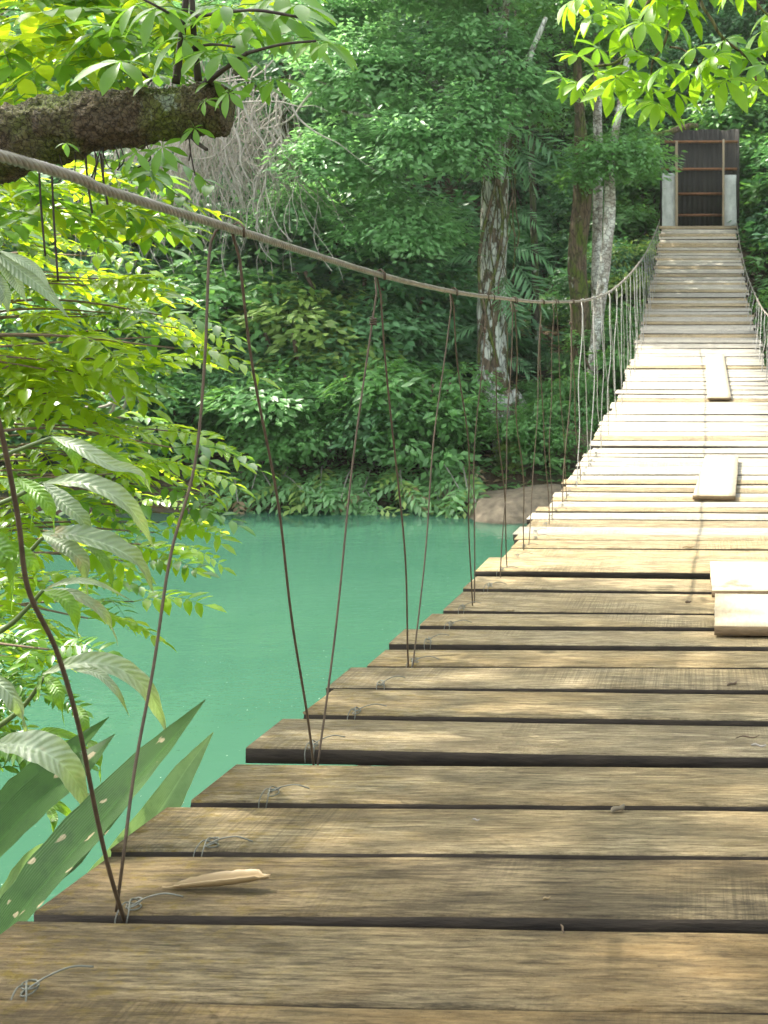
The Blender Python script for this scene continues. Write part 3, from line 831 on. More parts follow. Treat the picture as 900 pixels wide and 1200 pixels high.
# 1. the big lichen covered tree
t1 = empty('rainforest_tree', (0, 0, 0), 'large tree with white lichen patches on trunk, hung with vines, bluish feathery crown', 'tree')
Y1 = 17.3
b0 = base(582, 510, Y1)
ex = []
for (ax, ay) in ((-.9, -.3), (.9, -.5), (1.6, .1), (-.4, .8), (.2, -1.0)):
    e = Vector((b0.x + ax, b0.y + ay, ground(b0.x + ax, b0.y + ay) - .05))
    ex.append(([b0 + Vector((ax * .12, ay * .12, .75)), b0 + Vector((ax * .35, ay * .35, .38)), e], [.16, .13, .05]))
for (bx, by, r0) in ((470, 60, .12), (640, 20, .1), (520, 150, .09), (400, 130, .08), (600, -80, .1)):
    ex.append(([P(580, 190, Y1), P((580 + bx) / 2, (190 + by) / 2 - 10, Y1 - .4), P(bx, by, Y1 - .6)], [r0, r0 * .7, r0 * .3]))
trunk(t1, [b0, P(579, 470, Y1), P(576, 400, Y1), P(578, 300, Y1), P(581, 200, Y1), P(583, 80, Y1), P(576, -120, Y1)], [.36, .28, .235, .22, .21, .18, .10], M['bark_lichen'], 18, .22, extra=ex)
blobs = [px_blob(430, 90, 16.6, 75, 60), px_blob(505, 170, 16.2, 70, 60), px_blob(400, 190, 16.4, 55, 45), px_blob(470, 270, 16.6, 60, 45),
         px_blob(560, 60, 16.9, 65, 50), px_blob(610, 110, 17.0, 30, 45), px_blob(350, 250, 16.8, 40, 35), px_blob(510, -30, 16.8, 100, 60), px_blob(380, 30, 17.2, 60, 50), px_blob(560, 130, 16.2, 30, 40)]
obj('crown', crown_mesh('crown', M['leaf_pale'], blobs, 1500, 34, .125, 11, cr=.30), t1)
mb = MB(); rr = random.Random(3)
for k in range(14):
    x0 = 562 + rr.uniform(0, 45); y0 = rr.uniform(100, 240); y1 = y0 + rr.uniform(80, 300); Yv = Y1 - rr.uniform(.15, .4)
    q = [P(x0 + rr.uniform(-7, 7), y0 + (y1 - y0) * s, Yv) for s in np.linspace(0, 1, 7)]
    mb.tube(smoothline(q, 3), rr.uniform(.006, .014), 5)
for k in range(2):
    q = [P(575 + 14 * math.sin(s * 5 + k * 2), 180 + s * 250, Y1 - .28) for s in np.linspace(0, 1, 12)]
    mb.tube(smoothline(q, 3), .028, 6)
mb.build('vines', M['bark_brown'], t1, True)
frond = [pinnate_mesh('frond', M['leaf_blue'], 13, .42, 55, .13, .45, rs=k, nseg=2) for k in range(2)]
frond_m = pinnate_mesh('frond', M['leaf_mid'], 13, .40, 55, .13, .45, rs=5, nseg=2)
for (px, py, dx, dz, s) in ((603, 150, .8, -.3, .9), (600, 165, .6, -.8, .75), (597, 290, .9, -.1, .8), (600, 305, .7, -.7, .8), (596, 318, -.3, -1, .6), (570, 300, -.9, .1, .7), (598, 210, .7, .3, .7), (563, 250, -.8, -.3, .6),
                            (590, 330, .5, -1, .7), (565, 380, -.8, -.2, .6), (603, 245, .9, -.4, .6), (592, 420, .8, -.2, .5)):
    place('frond', frond[rr.randrange(2)], t1, P(px, py, Y1 - .3), (dx, -.4, dz), (0, -.5, .8), s)

# 2. thin spotted trunk
def simple_tree(name, label, pts, rad, mat, crown=None, cmat=None, seed=1, sides=10, cl=220, per=30, leaf=.13, extra=None):
    tr = empty(name, (0, 0, 0), label, 'tree')
    trunk(tr, pts, rad, mat, sides, .15, extra=extra)
    if crown: obj('crown', crown_mesh('crown', cmat, crown, cl, per, leaf, seed), tr)
    return tr
simple_tree('slender_tree', 'slender dark tree trunk with white spots, between the two thick trunks', [base(628, 360, 19.6), P(627, 320, 19.6), P(624, 220, 19.6), P(621, 120, 19.6), P(618, -60, 19.6)], [.085, .07, .06, .055, .04], M['bark_dark'],
            [px_blob(620, -80, 19.6, 110, 60), (-5.5, 17.8, 9.9, 1.4, .9, .6), (-5.4, 19.2, 10.1, 1.5, 1, .6), (-5.1, 20.6, 10.2, 1.5, 1, .6), (-4.7, 22, 10.3, 1.5, 1.1, .6), (-4.3, 23.4, 10.4, 1.5, 1.1, .6), (-4.0, 24.8, 10.8, 1.5, 1.1, .6), (-3.5, 22, 10.4, 1.2, 1.4, .6), (-3.2, 24.4, 10.6, 1.2, 1.4, .6), (-4.6, 26, 11.2, 1.3, 1.2, .6)], M['leaf_dark'], 21, cl=680, leaf=.17,  # unseen crown blobs added above the view to shade far deck and gate
            extra=[([P(620, 40, 19.6), Vector((-3.8, 20.5, 9)), Vector((-4.6, 21.5, 10))], [.05, .04, .02]), ([P(620, 60, 19.6), Vector((-3.5, 22, 9.2)), Vector((-3.4, 24, 10.2))], [.05, .04, .02])])
simple_tree('forked_tree', 'thick brown mossy trunk forking high up, left of the white trunks', [base(681, 512, 18.0), P(679, 470, 18), P(681, 380, 18), P(676, 300, 18), P(684, 215, 18), P(680, 150, 18), P(676, 60, 18)], [.22, .19, .165, .16, .17, .10, .07], M['bark_brown'],
            [px_blob(725, 185, 17.2, 50, 30), px_blob(690, 200, 17.4, 35, 16), px_blob(742, 160, 17.6, 24, 20), px_blob(690, 20, 18, 90, 55)], M['leaf_mid'], 22, 14, cl=420, per=30, leaf=.11,
            extra=[([P(684, 212, 18), P(705, 190, 17.9), P(735, 165, 17.8)], [.09, .05, .03])])
simple_tree('pale_tree', 'straight white barked tree right behind the brown forked trunk', [base(697, 480, 18.8), P(699, 420, 18.8), P(699, 320, 18.8), P(701, 200, 18.8), P(700, 120, 18.8), P(698, -40, 18.8)], [.12, .10, .09, .085, .08, .05], M['bark_white'],
            [px_blob(700, -70, 19, 110, 55)], M['leaf_mid'], 23, cl=150)
simple_tree('leaning_pale_tree', 'leaning white barked tree, rightmost trunk before the bridge deck', [base(690, 520, 17.4), P(691, 490, 17.4), P(696, 420, 17.4), P(704, 350, 17.4), P(714, 260, 17.4), P(715, 200, 17.4), P(722, 150, 17.5), P(736, 60, 17.6), P(745, -60, 17.6)], [.12, .10, .09, .09, .095, .085, .06, .05, .04], M['bark_white'],
            [px_blob(755, -90, 17.8, 110, 50)], M['leaf_mid'], 24, cl=150)

# 3. trees of the far slope: a few kinds, copied
kinds = []
def slope_tree(seed, mat, name, h=9.0, wd=2.6):
    r = random.Random(seed)
    blobs = [(r.uniform(-1, 1) * wd * .5, r.uniform(-1, 1) * wd * .5, h * r.uniform(.35, .95), wd * r.uniform(.4, .7), wd * r.uniform(.4, .7), h * r.uniform(.12, .2)) for _ in range(9)]
    blobs += [(0, 0, h * .2, wd * .7, wd * .7, h * .15), (.4, -.6, h * .4, wd * .6, wd * .7, h * .15)]
    cm = crown_mesh('crown', mat, blobs, 520, 26, .19, seed, cr=.45)
    mb = MB(); q = smoothline([(0, 0, -.8), (.1, 0, h * .3), (-.1, .1, h * .6), (.1, 0, h * .95)], 4)
    mb.tube(q, lerp_list([.22, .16, .12, .04], len(q)), 9, True, .15)
    for k in range(6):
        z = h * r.uniform(.3, .8); a = r.uniform(0, 6.28)
        mb.tube(smoothline([(0, 0, z), (math.cos(a) * .8, math.sin(a) * .8, z + .4), (math.cos(a) * wd * .8, math.sin(a) * wd * .8, z + .7)], 3), .05, 5)
    return cm, mb.data('trunk', M['bark_dark'] if seed % 2 else M['bark_brown'], True)
KS = [(slope_tree(31, M['leaf_dark'], 'a'), 'dark green broadleaf tree in the dense wood on the far slope'),
      (slope_tree(32, M['leaf_blue'], 'b'), 'bluish green tree in the dense wood on the far slope'),
      (slope_tree(33, M['leaf_mid'], 'c'), 'mid green bushy tree in the dense wood on the far slope'),
      (slope_tree(34, M['leaf_yellow'], 'd', 7.5, 2.2), 'paler yellowish tree in the dense wood on the far slope')]
def zone(x, y):
    px = 790 + F * (x * math.cos(YAW) + y * math.sin(YAW)) / y
    for lim, nm in ((0, 'beyond the left edge'), (110, 'behind the lime leaves at far left'), (240, 'behind the dry grey vines'), (350, 'behind the bare tangled branches'), (450, 'under the feathery crown'),
                    (550, 'left of the lichen trunk'), (610, 'beside the lichen trunk'), (665, 'between lichen and forked trunks'), (710, 'around the white trunks'), (770, 'between white trunks and deck'), (860, 'behind the gate'), (2000, 'to the right of the gate')):
        if px < lim: return nm
def dist_(y): return 'by the waterline' if y < 16.6 else 'low on the bank' if y < 18.5 else 'halfway up the bank' if y < 21.5 else 'at the top of the bank' if y < 25 else 'low on the slope' if y < 30 else 'midway up the slope' if y < 37 else 'high on the slope'
def put_tree(k, x, y, s, rz, z=None):
    (cm, tm), lab = KS[k]
    t = empty('slope_tree', (x, y, ground(x, y) if z is None else z), lab.split(' in the')[0] + ' ' + dist_(y) + ', ' + zone(x, y), 'tree', 'trees on the far slope')
    t.rotation_euler = (0, 0, rz); t.scale = (s, s, s * random.uniform(.9, 1.1))
    obj('trunk', tm, t); obj('crown', cm, t)
for row, (yy, step) in enumerate(((21.0, 2.7), (24.5, 2.8), (28.5, 3.0), (33.5, 3.5), (40, 4.4), (49, 6))):
    x = -yy * .80 - 2
    while x < 9 + row * 1.5:
        xx = x + random.uniform(-.6, .6); y2 = yy + random.uniform(-1.1, 1.1)
        x += step
        if yy < 27 and -7.2 < xx < -.6: continue           # the open floor behind the trunks
        if yy < 23 and xx > -6.5 and xx < 1.4: continue
        if y2 < 26 and -3.2 < xx < 5.2: continue            # the gate
        if yy < 23 and xx > 0 : y2 = 23.5
        k = random.choice([0, 0, 1, 2, 0, 1]) if yy > 22 else random.choice([0, 1, 2, 1])
        if xx > 0 and yy < 30: k = 0
        put_tree(k, xx, y2, random.uniform(.8, 1.05) if row < 3 else random.uniform(1.0, 1.4), random.uniform(0, 6.28))

# 4. shrubs on the far bank
def shrub_mesh(seed, mat, leaf=.11, n=170, sz=1.0, per=30):
    r = random.Random(seed)
    blobs = [(r.uniform(-.7, .7) * sz, r.uniform(-.5, .5) * sz, .35 * sz + r.uniform(0, 1.0) * sz, .55 * sz, .5 * sz, .4 * sz) for _ in range(6)]
    return crown_mesh('foliage', mat, blobs, n, per, leaf, seed, cr=.24)
def stems_mesh(seed, sz=1.0):
    r = random.Random(seed); mb = MB()
    for k in range(7):
        a = r.uniform(0, 6.28); mb.tube(smoothline([(0, 0, -.2), (math.cos(a) * .25 * sz, math.sin(a) * .25 * sz, .5 * sz), (math.cos(a) * .6 * sz, math.sin(a) * .5 * sz, 1.15 * sz)], 3), .018, 5)
    return mb.data('stems', M['twig'], True)
SK = [(shrub_mesh(41, M['leaf_mid']), 'mid green'), (shrub_mesh(42, M['leaf_blue']), 'bluish green'), (shrub_mesh(43, M['leaf_yellow'], .12), 'yellow green'), (shrub_mesh(44, M['leaf_dark']), 'dark green'), (shrub_mesh(45, M['leaf_mid'], .16, 110), 'broad leaved green')]
SM = stems_mesh(1)
def shrub(k, px, py, Y, s, label=None, zoff=0, hang=None):
    p = P(px, py, Y); z = ground(p.x, p.y)
    t = empty('shrub', (p.x, p.y, max(z, p.z if hang else z) + zoff), label or SK[k][1] + ' shrub ' + dist_(p.y) + ', ' + zone(p.x, p.y), 'shrub', None if label else 'shrubs along the far bank')
    t.rotation_euler = (0, 0, random.uniform(0, 6.28)); t.scale = (s, s, s * random.uniform(.85, 1.1))
    obj('foliage', SK[k][0], t); obj('stems', SM, t)
for i in range(26):   # the waterside row
    px = 30 + i * 21 + random.uniform(-8, 8)
    if px > 515: continue
    shrub(random.choice([0, 1, 0, 4, 3]), px, 580, 15.9 + random.uniform(-.3, .5) - max(0, (200 - px) * .002), random.uniform(.8, 1.15))
for i in range(30):   # second row, taller
    px = 10 + i * 18.5 + random.uniform(-8, 8)
    shrub(random.choice([1, 3, 1, 0]), px, 520, 17.4 + random.uniform(-.5, .8), random.uniform(1.3, 1.9) if px < 460 else .45)
for i in range(20):
    px = 10 + i * 26 + random.uniform(-8, 8)
    shrub(random.choice([1, 3, 3, 0]), px, 460, 19.2 + random.uniform(-.5, .8), random.uniform(2.0, 2.6) if px < 440 else .45)
shrub(2, 365, 500, 16.6, 1.75, 'light yellow green bush with pinkish young leaves, left of the middle suspenders')
for (px, Y, s, k) in ((545, 16.4, .5, 0), (600, 16.0, .35, 2), (625, 16.2, .6, 4), (648, 16.3, .6, 0), (665, 16.6, .6, 4), (540, 16.2, .7, 0), (610, 17.3, .4, 0), (640, 17.6, .45, 4), (665, 18.8, .5, 1),
                      (700, 17.2, .7, 0), (715, 17.6, .9, 4), (732, 18.4, 1.0, 0), (738, 19.5, 1.0, 4), (742, 20.8, 1.0, 2), (620, 19.5, .4, 3), (600, 21.5, .5, 0), (650, 22.5, .5, 0), (690, 22, .9, 3), (720, 21, 1.0, 0), (730, 22, 1.2, 3), (742, 22.3, 1.1, 2),
                      (640, 26, .9, 3), (610, 26, 1.2, 3), (675, 26.5, 1.2, 3), (590, 25, 1.3, 3), (655, 28, 1.6, 1), (700, 26, 1.5, 0), (625, 28, 1.8, 3)):
    shrub(k, px, 500, Y, s)
for (px, Y, s, k) in ((948, 22.5, 1.2, 4), (950, 21.2, 1.1, 4), (950, 19.5, 1.0, 4), (940, 18, 1.2, 0), (985, 24.2, 1.9, 3), (1005, 23.5, 2.0, 3), (1000, 21, 1.6, 3), (880, 26.8, 1.7, 4), (960, 22, 1.3, 0), (975, 20, 1.2, 4), (948, 17.0, .8, 0), (925, 26.6, 2.0, 0), (960, 24.8, 1.6, 4), (880, 27.5, 2.2, 0), (820, 28.0, 2.0, 3), (770, 27, 1.8, 0)):
    shrub(k, px, 300, Y, s)
# drooping waterside branches: pale blue-green sprays over the water
t = empty('waterside_branches', (0, 0, 0), 'low branches with drooping pale leaves touching the far water edge', 'branch')
mb = MB(); rr = random.Random(9); mb2 = []
spray = [pinnate_mesh('spray', M[m_], 4, .40, 50, .42, .5, rs=k, nseg=2) for k, m_ in enumerate(('leaf_mid', 'leaf_pale', 'leaf_pink', 'leaf_yellow'))]
for k in range(24):
    x0 = 235 + k * 13.5 + rr.uniform(-10, 10); Yq = 15.8 - rr.uniform(0, .5)
    a = P(x0, 560 + rr.uniform(-25, 5), Yq + .5); b = P(x0 + rr.uniform(-30, 40), 585 + rr.uniform(-14, 18), Yq - .7); b.z = max(b.z, .06)
    q = smoothline([a, a.lerp(b, .5) + Vector((0, 0, .12)), b], 5)
    mb.tube(q, lerp_list([.018, .006], len(q)), 5)
    for j in range(12):
        s = rr.uniform(.2, 1); p = a.lerp(b, s) + Vector((0, 0, .12 * math.sin(3.14 * s)))
        place('spray', spray[rr.choice([0, 1, 0, 1, 3, 2 if rr.random() < .12 else 0])], t, p, (rr.uniform(-1, 1), -.5 + rr.uniform(-.4, .3), rr.uniform(-.55, .0)), (0, -.6, 1), rr.uniform(.28, .48))
mb.build('branch', M['twig_pale'], t, True)

# 5. rocks
def rock(label, px, py, Y, sx, sy, sz, seed):
    p = P(px, py, Y); bmv = []; n, m_ = 28, 16
    for j in range(m_ + 1):
        th = math.pi * j / m_
        for i in range(n):
            ph = 2 * math.pi * i / n; d = Vector((math.sin(th) * math.cos(ph), math.sin(th) * math.sin(ph), math.cos(th)))
            r_ = 1 + .25 * mnoise.noise(d * 1.3 + Vector((seed, 0, 0))) + .12 * mnoise.noise(d * 4 + Vector((seed, 0, 0))) + .05 * mnoise.noise(d * 12 + Vector((seed, 0, 0)))
            bmv.append((d.x * sx * r_, d.y * sy * r_, d.z * sz * r_))
    Q = [(j * n + i, j * n + (i + 1) % n, (j + 1) * n + (i + 1) % n, (j + 1) * n + i) for j in range(m_) for i in range(n)]
    o = obj('rock', meshdata('rock', bmv, np.array(Q), M['rock'], True)); o.location = (p.x, p.y, p.z)
    tag(o, label, 'rock')
rock('large smooth tan rock slab at the far waterline by the deck edge', 622, 600, 15.1, .95, 1.0, .33, 3.0)
rock('darker rounded rock under the shrubs left of the tan slab', 540, 585, 15.5, .35, .4, .26, 8.0)
rock('pale rock beside the white trunk on the far bank', 675, 520, 16.3, .35, .3, .25, 5.0)
# small pale board nailed beside the trunk
a = P(589, 361, 19.2); mb = MB(); mb.box((.12, 0, 0), (.30, .03, .15)); mb.box((.12, .03, -.55), (.04, .04, 1.3))
o = mb.build('notice_board', M['board']); o.location = a; tag(o, 'small blank pale board on the forest floor right of the lichen trunk', 'board')
# fallen log at tree foot
t = MB(); t.tube(smoothline([P(600, 498, 16.9), P(635, 512, 16.7), P(668, 520, 16.6)], 5), lerp_list([.10, .13, .08], 11), 10, True, .3, 4)
tag(t.build('fallen_log', M['bark_brown'], None, True), 'mossy fallen log at the foot of the lichen trunk', 'log')
t = MB(); t.tube(smoothline([P(735, 160, 23.0), P(775, 157, 23.2), P(800, 150, 23.3), P(818, 147, 23.4)], 5), lerp_list([.03, .05, .07, .05], 16), 8, True, .5, 9)
tag(t.build('fallen_branch', M['bark_brown'], None, True), 'mossy branch end resting on top of the corrugated gate', 'branch')

# 6. ground cover and litter
r = np.random.default_rng(5); mb = MB(); n = 26000
X = r.uniform(-16, 9, n); Yg = r.uniform(15.2, 30, n)
keep = np.array([mnoise.noise((x * .9, y * .9, 4)) > (.28 if -4.6 < x < -1.2 and y > 17.6 else -.05) for x, y in zip(X, Yg)]); X = X[keep]; Yg = Yg[keep]; n = len(X)
Z = np.array([ground(x, y) for x, y in zip(X, Yg)]) + r.uniform(.0, .22, n)
ok = Z > .05; X, Yg, Z = X[ok], Yg[ok], Z[ok]; n = len(X)
aa = r.uniform(0, 6.28, n)
for kk in range(3):
    a2 = aa + kk * 2.1
    cloud(mb, FAR_LEAF[0], FAR_LEAF[1], np.stack([X, Yg, Z], 1), np.stack([np.cos(a2), np.sin(a2), r.uniform(-.3, .5, n)], 1), np.stack([r.normal(size=n) * .3, r.normal(size=n) * .3 - .3, np.ones(n)], 1), r.uniform(.08, .22, n))
tag(obj('ground_cover', mb.data('ground_cover', M['leaf_mid'])), 'low leafy undergrowth covering the floor of the far bank', 'undergrowth', kind='stuff')
mb = MB(); n = 9000; X = r.uniform(-8, 3, n); Yg = r.uniform(15.6, 28, n); Z = np.array([ground(x, y) for x, y in zip(X, Yg)]) + .02; aa = r.uniform(0, 6.28, n)
cloud(mb, FAR_LEAF[0], FAR_LEAF[1], np.stack([X, Yg, Z], 1), np.stack([np.cos(aa), np.sin(aa), r.uniform(-.2, .4, n)], 1), np.stack([r.normal(size=n) * .3, r.normal(size=n) * .3, np.ones(n)], 1), r.uniform(.07, .16, n))
tag(obj('leaf_litter', mb.data('leaf_litter', M['leaf_pink'])), 'brown fallen leaves scattered under the far trees', 'leaf litter', kind='stuff')

# 7. dry grey vines hanging as a thicket (upper left)
mb = MB(); rr = random.Random(12)
for k in range(520):
    x0 = rr.gauss(235, 62); 
    if not 90 < x0 < 365: continue
    top = 60 + abs(x0 - 240) * .5 + rr.uniform(0, 90); L = rr.uniform(60, 170); Yv = 16.4 + rr.uniform(-.8, .8)
    dr = rr.uniform(-.35, .35); ph = rr.uniform(0, 6)
    q = [P(x0 + dr * L * s + 7 * math.sin(ph + s * 6) + rr.uniform(-4, 4), min(330, top + L * s), Yv + .15 * math.sin(ph + 4 * s)) for s in np.linspace(0, 1, 8)]
    mb.tube(smoothline(q, 2), rr.uniform(.003, .008), 3, False)
tag(mb.build('hanging_vines', M['vine'], None), 'thicket of dry grey hanging vines behind the steel cable at upper left', 'vines', kind='stuff')
t = empty('bare_branches', (0, 0, 0), 'tangle of bare pale branches hanging right of the dry grey vines', 'branch')
for k in range(34):
    x0 = rr.uniform(250, 370); y0 = rr.uniform(70, 190); Yv = 16.2 + rr.uniform(-.6, .6); q = []; x, y = x0, y0; an = rr.uniform(.4, 2.6)
    for s in range(8):
        q.append(P(x, y, Yv)); x += 18 * math.cos(an); y += 18 * math.sin(an); an += rr.uniform(-.5, .5)
    mb = MB(); mb.tube(smoothline(q, 3), lerp_list([rr.uniform(.010, .026), .004], 22), 5, False); mb.build('bare_branch', M['vine'], t, True)
t = empty('dead_twigs', (0, 0, 0), 'bleached dead twigs below the lime leaves at the left, over the river', 'branch')
for pts in ([(150, 430), (152, 455), (140, 490), (122, 520)], [(150, 430), (160, 450), (163, 472)], [(130, 485), (135, 470), (128, 462)], [(152, 455), (138, 470), (110, 478), (70, 470)], [(148, 445), (120, 462), (95, 455)], [(155, 440), (175, 425), (190, 420)]):
    mb = MB(); q = smoothline([P(x, y, 6.0) for x, y in pts], 4); mb.tube(q, lerp_list([.012, .005], len(q)), 6); mb.build('twig', M['twig_pale'], t, True)

# ------------------------------------------------------------------ lime pinnate trees on the left
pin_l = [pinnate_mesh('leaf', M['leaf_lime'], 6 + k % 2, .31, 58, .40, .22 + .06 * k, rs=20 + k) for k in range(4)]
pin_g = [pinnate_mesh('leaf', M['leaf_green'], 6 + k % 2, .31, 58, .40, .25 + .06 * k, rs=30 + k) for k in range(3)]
def pinnate_tree(name, label, root, tips, n_extra, region, seed, scale=.34, stem_w=.016, lime=.8, maxn=285, Yr=(4.2, 5.2)):
    rr = random.Random(seed)
    t = empty(name, (0, 0, 0), label, 'tree')
    limbs = MB(); cnt = 0
    base_pt = root[0]
    q = smoothline(root, 6); limbs.tube(q, lerp_list([.10, .07, .045, .03], len(q)), 10, True, .15, 4)
    hub = root[-1]
    ends = [(x - 58, y, rr.uniform(*Yr)) for x, y in tips]
    while len(ends) < len(tips) + n_extra:
        x = rr.uniform(region[0], region[1]); y = rr.uniform(region[2], region[3])
        if region[4](x, y): ends.append((x, y, rr.uniform(*Yr)))
    per = max(3, maxn // len(ends))
    for (x, y, Yq) in ends:
        e = P(x, y, Yq)
        st = P(-110 + rr.uniform(-30, 30), y + rr.uniform(-15, 30), Yq + rr.uniform(-.3, .3))
        st = st.lerp(e, max(0, 1 - 1.15 / max(.3, (e - st).length)))        # twig about 1.15 m long
        mid = st.lerp(e, .5) + Vector((rr.uniform(-.05, .05), rr.uniform(-.05, .05), rr.uniform(.0, .08)))
        q = smoothline([st, mid, e], 5); limbs.tube(q, lerp_list([.008, .003], len(q)), 5)
        if rr.random() < .4:
            q2 = smoothline([hub, hub.lerp(st, .5) + Vector((0, 0, -.05)), st], 4); limbs.tube(q2, lerp_list([.016, .008], len(q2)), 5)
        ax = (e - st).normalized()
        for j in range(per):
            if cnt >= maxn: break
            s = 1 if j == 0 else rr.uniform(.35, .98)
            p = q[min(len(q) - 1, int(s * (len(q) - 1)))]
            side = 1 if j % 2 else -1
            ang = 0 if j == 0 else side * R(rr.uniform(25, 70))
            d = Matrix.Rotation(ang, 3, 'Z') @ ax; d.z += rr.uniform(-.28, .12)
            up = Vector((rr.uniform(-.3, .3), rr.uniform(-.5, .25), 1))
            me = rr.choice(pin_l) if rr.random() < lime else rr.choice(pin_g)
            place('leaf', me, t, p, d, up, scale * rr.uniform(.75, 1.15)); cnt += 1
    limbs.build('branch', M['twig_brown'], t, True)
    return t
upper_reg = lambda x, y: (x < 20 + (y - 200) * .9 if y < 380 else x < 185 - (y - 380) * .9) and y < 470
root = [Vector((-5.6, 4.6, 1.0)), Vector((-5.2, 4.7, 2.6)), Vector((-4.3, 4.7, 3.2)), Vector((-3.4, 4.7, 3.25))]
pinnate_tree('lime_leaved_tree', 'bright lime green tree with feathery compound leaves reaching in from the left under the cable', root,
             [(262, 372), (268, 385), (262, 408), (225, 345), (165, 275), (160, 300), (185, 440), (175, 445), (235, 395), (140, 245), (100, 225), (210, 425), (150, 320)], 34, (-20, 250, 210, 460, upper_reg), 71, .34, maxn=180)
low_reg = lambda x, y: (x < 190 if y < 660 else x < 130) and y > 455 and not (x > 100 and y < 500)
root = [Vector((-5.9, 5.0, .6)), Vector((-5.2, 4.9, 1.8)), Vector((-4.4, 4.8, 2.0)), Vector((-3.5, 4.8, 2.1))]
pinnate_tree('feathery_shrub', 'lime green feathery shrub hanging over the water below the bleached twigs at left', root,
             [(262, 525), (262, 550), (205, 490), (255, 505), (245, 612), (258, 595), (255, 640), (215, 705), (165, 500), (80, 470), (55, 490), (30, 460), (240, 570), (225, 660), (210, 640)], 28, (-20, 250, 455, 730, low_reg), 72, .34, lime=.75, maxn=160, Yr=(4.3, 5.4))
fern_reg = lambda x, y: True
root = [Vector((-4.9, 3.6, .3)), Vector((-4.3, 3.6, 1.0)), Vector((-3.6, 3.6, 1.5)), Vector((-3.0, 3.6, 1.6))]
pinnate_tree('fine_leaved_shrub', 'small dark feathery shrub at the lower left edge behind the big drooping leaves', root,
             [(60, 770), (50, 800), (30, 820), (55, 900), (90, 880), (40, 745)], 12, (-20, 60, 740, 900, fern_reg), 73, .20, lime=.15, maxn=80, Yr=(3.4, 3.9))

# ------------------------------------------------------------------ mossy bough with its epiphyte leaves (upper left)
t = empty('mossy_bough_tree', (0, 0, 0), 'thick mossy bark covered bough reaching in at upper left, broken off at its end', 'tree')
YB = 2.6
q = [Vector((-3.6, 1.6, 1.7)), Vector((-3.5, 1.8, 2.4)), Vector((-2.9, 2.2, 3.1))] + [P(-120, 205, YB), P(-30, 178, YB), P(60, 152, YB), P(150, 138, YB), P(215, 131, YB), P(258, 128, YB), P(266, 128, YB)]
q = smoothline(q, 9); mb = MB()
rad = lerp_list([.22, .17, .13, .095, .086, .074, .064, .060, .064, .045], len(q))
q = smoothline(q, 5); rad = lerp_list(rad, len(q))
mb.tube(q, rad, 80, True, .16, 17.0)
Vb = mb.V[0]
for i_, v_ in enumerate(Vb[:-2]):
    c_ = q[i_ // 80]; v = Vector(v_); d = (v - c_); 
    f = 1 + .10 * mnoise.noise(v * 30) + .16 * max(0, mnoise.noise(v * 75)) + .10 * mnoise.noise(v * 140)
    Vb[i_] = tuple(c_ + d * f)
mb.build('bough', M['bough'], t, True)
mb = MB(); qc = smoothline([Vector((-3.5, 1.8, 2.2)), Vector((-3.7, 1.7, 4.5)), Vector((-3.4, 2.0, 6.6)), Vector((-3.1, 2.4, 8.6))], 5)
mb.tube(qc, lerp_list([.2, .17, .13, .06], len(qc)), 12, True, .15)
for bx, by, bz in ((-4.9, .0, 8.2), (-4.9, 4.7, 8.7), (-5.3, 2.6, 8.5), (-4.0, 3.4, 8.6)):
    ql = smoothline([Vector((-3.4, 2.0, 6.6)), Vector((-3.2 + (bx + 3.2) * .4, 2.2 + (by - 2.2) * .5, 7.6)), Vector((bx, by, bz))], 4)
    mb.tube(ql, lerp_list([.08, .03], len(ql)), 7)
mb.build('trunk', M['bark_dark'], t, True)
blobs = [(x_, y_, 8.2 + .12 * y_, 1.35, 1.1, .45) for x_, y_ in ((-4.9, .0), (-4.9, 1.3), (-5.1, 2.6), (-4.8, 3.8), (-5.1, 4.9), (-4.0, .6), (-4.0, 2.2), (-3.9, 3.6), (-5.2, -1.3), (-5.8, 1.6))]
obj('crown', crown_mesh('crown', M['leaf_palm'], blobs, 200, 40, .17, 79, cr=.42), t)  # unseen crown, added on the sun side to shade the near deck
for pts, r0 in (([(206, 98, 2.6), (211, 60, 2.6), (216, 20, 2.58), (222, -40, 2.55)], .010), ([(233, 95, 2.6), (229, 60, 2.6), (226, 20, 2.6), (224, -40, 2.6)], .009),
                ([(240, 98, 2.55), (262, 82, 2.5), (290, 62, 2.45)], .007), ([(178, 95, 2.62), (165, 85, 2.6), (150, 72, 2.55)], .004), ([(225, 160, 2.6), (232, 168, 2.55), (242, 175, 2.5)], .006),
                ([(290, 62, 2.45), (330, 52, 2.4), (370, 48, 2.38)], .004), ([(216, 30, 2.58), (205, 20, 2.5), (185, 8, 2.4), (160, -5, 2.4)], .004), ([(228, 55, 2.6), (250, 52, 2.5), (275, 55, 2.45)], .004), ([(226, 20, 2.6), (260, 15, 2.5), (300, 12, 2.4), (350, 20, 2.4)], .005)):
    mb = MB(); qq = smoothline([P(*p) for p in pts], 5); mb.tube(qq, lerp_list([r0, r0 * .7], len(qq)), 7, True, .2, 40); mb.build('stem', M['stem_dark'], t, True)
pal_e = [palmate_mesh('palmate_leaf', M['leaf_epi'], 5 + k % 2, 50 + k, .25 + .1 * k, .34, 240 + 30 * k) for k in range(4)]
rr = random.Random(4)
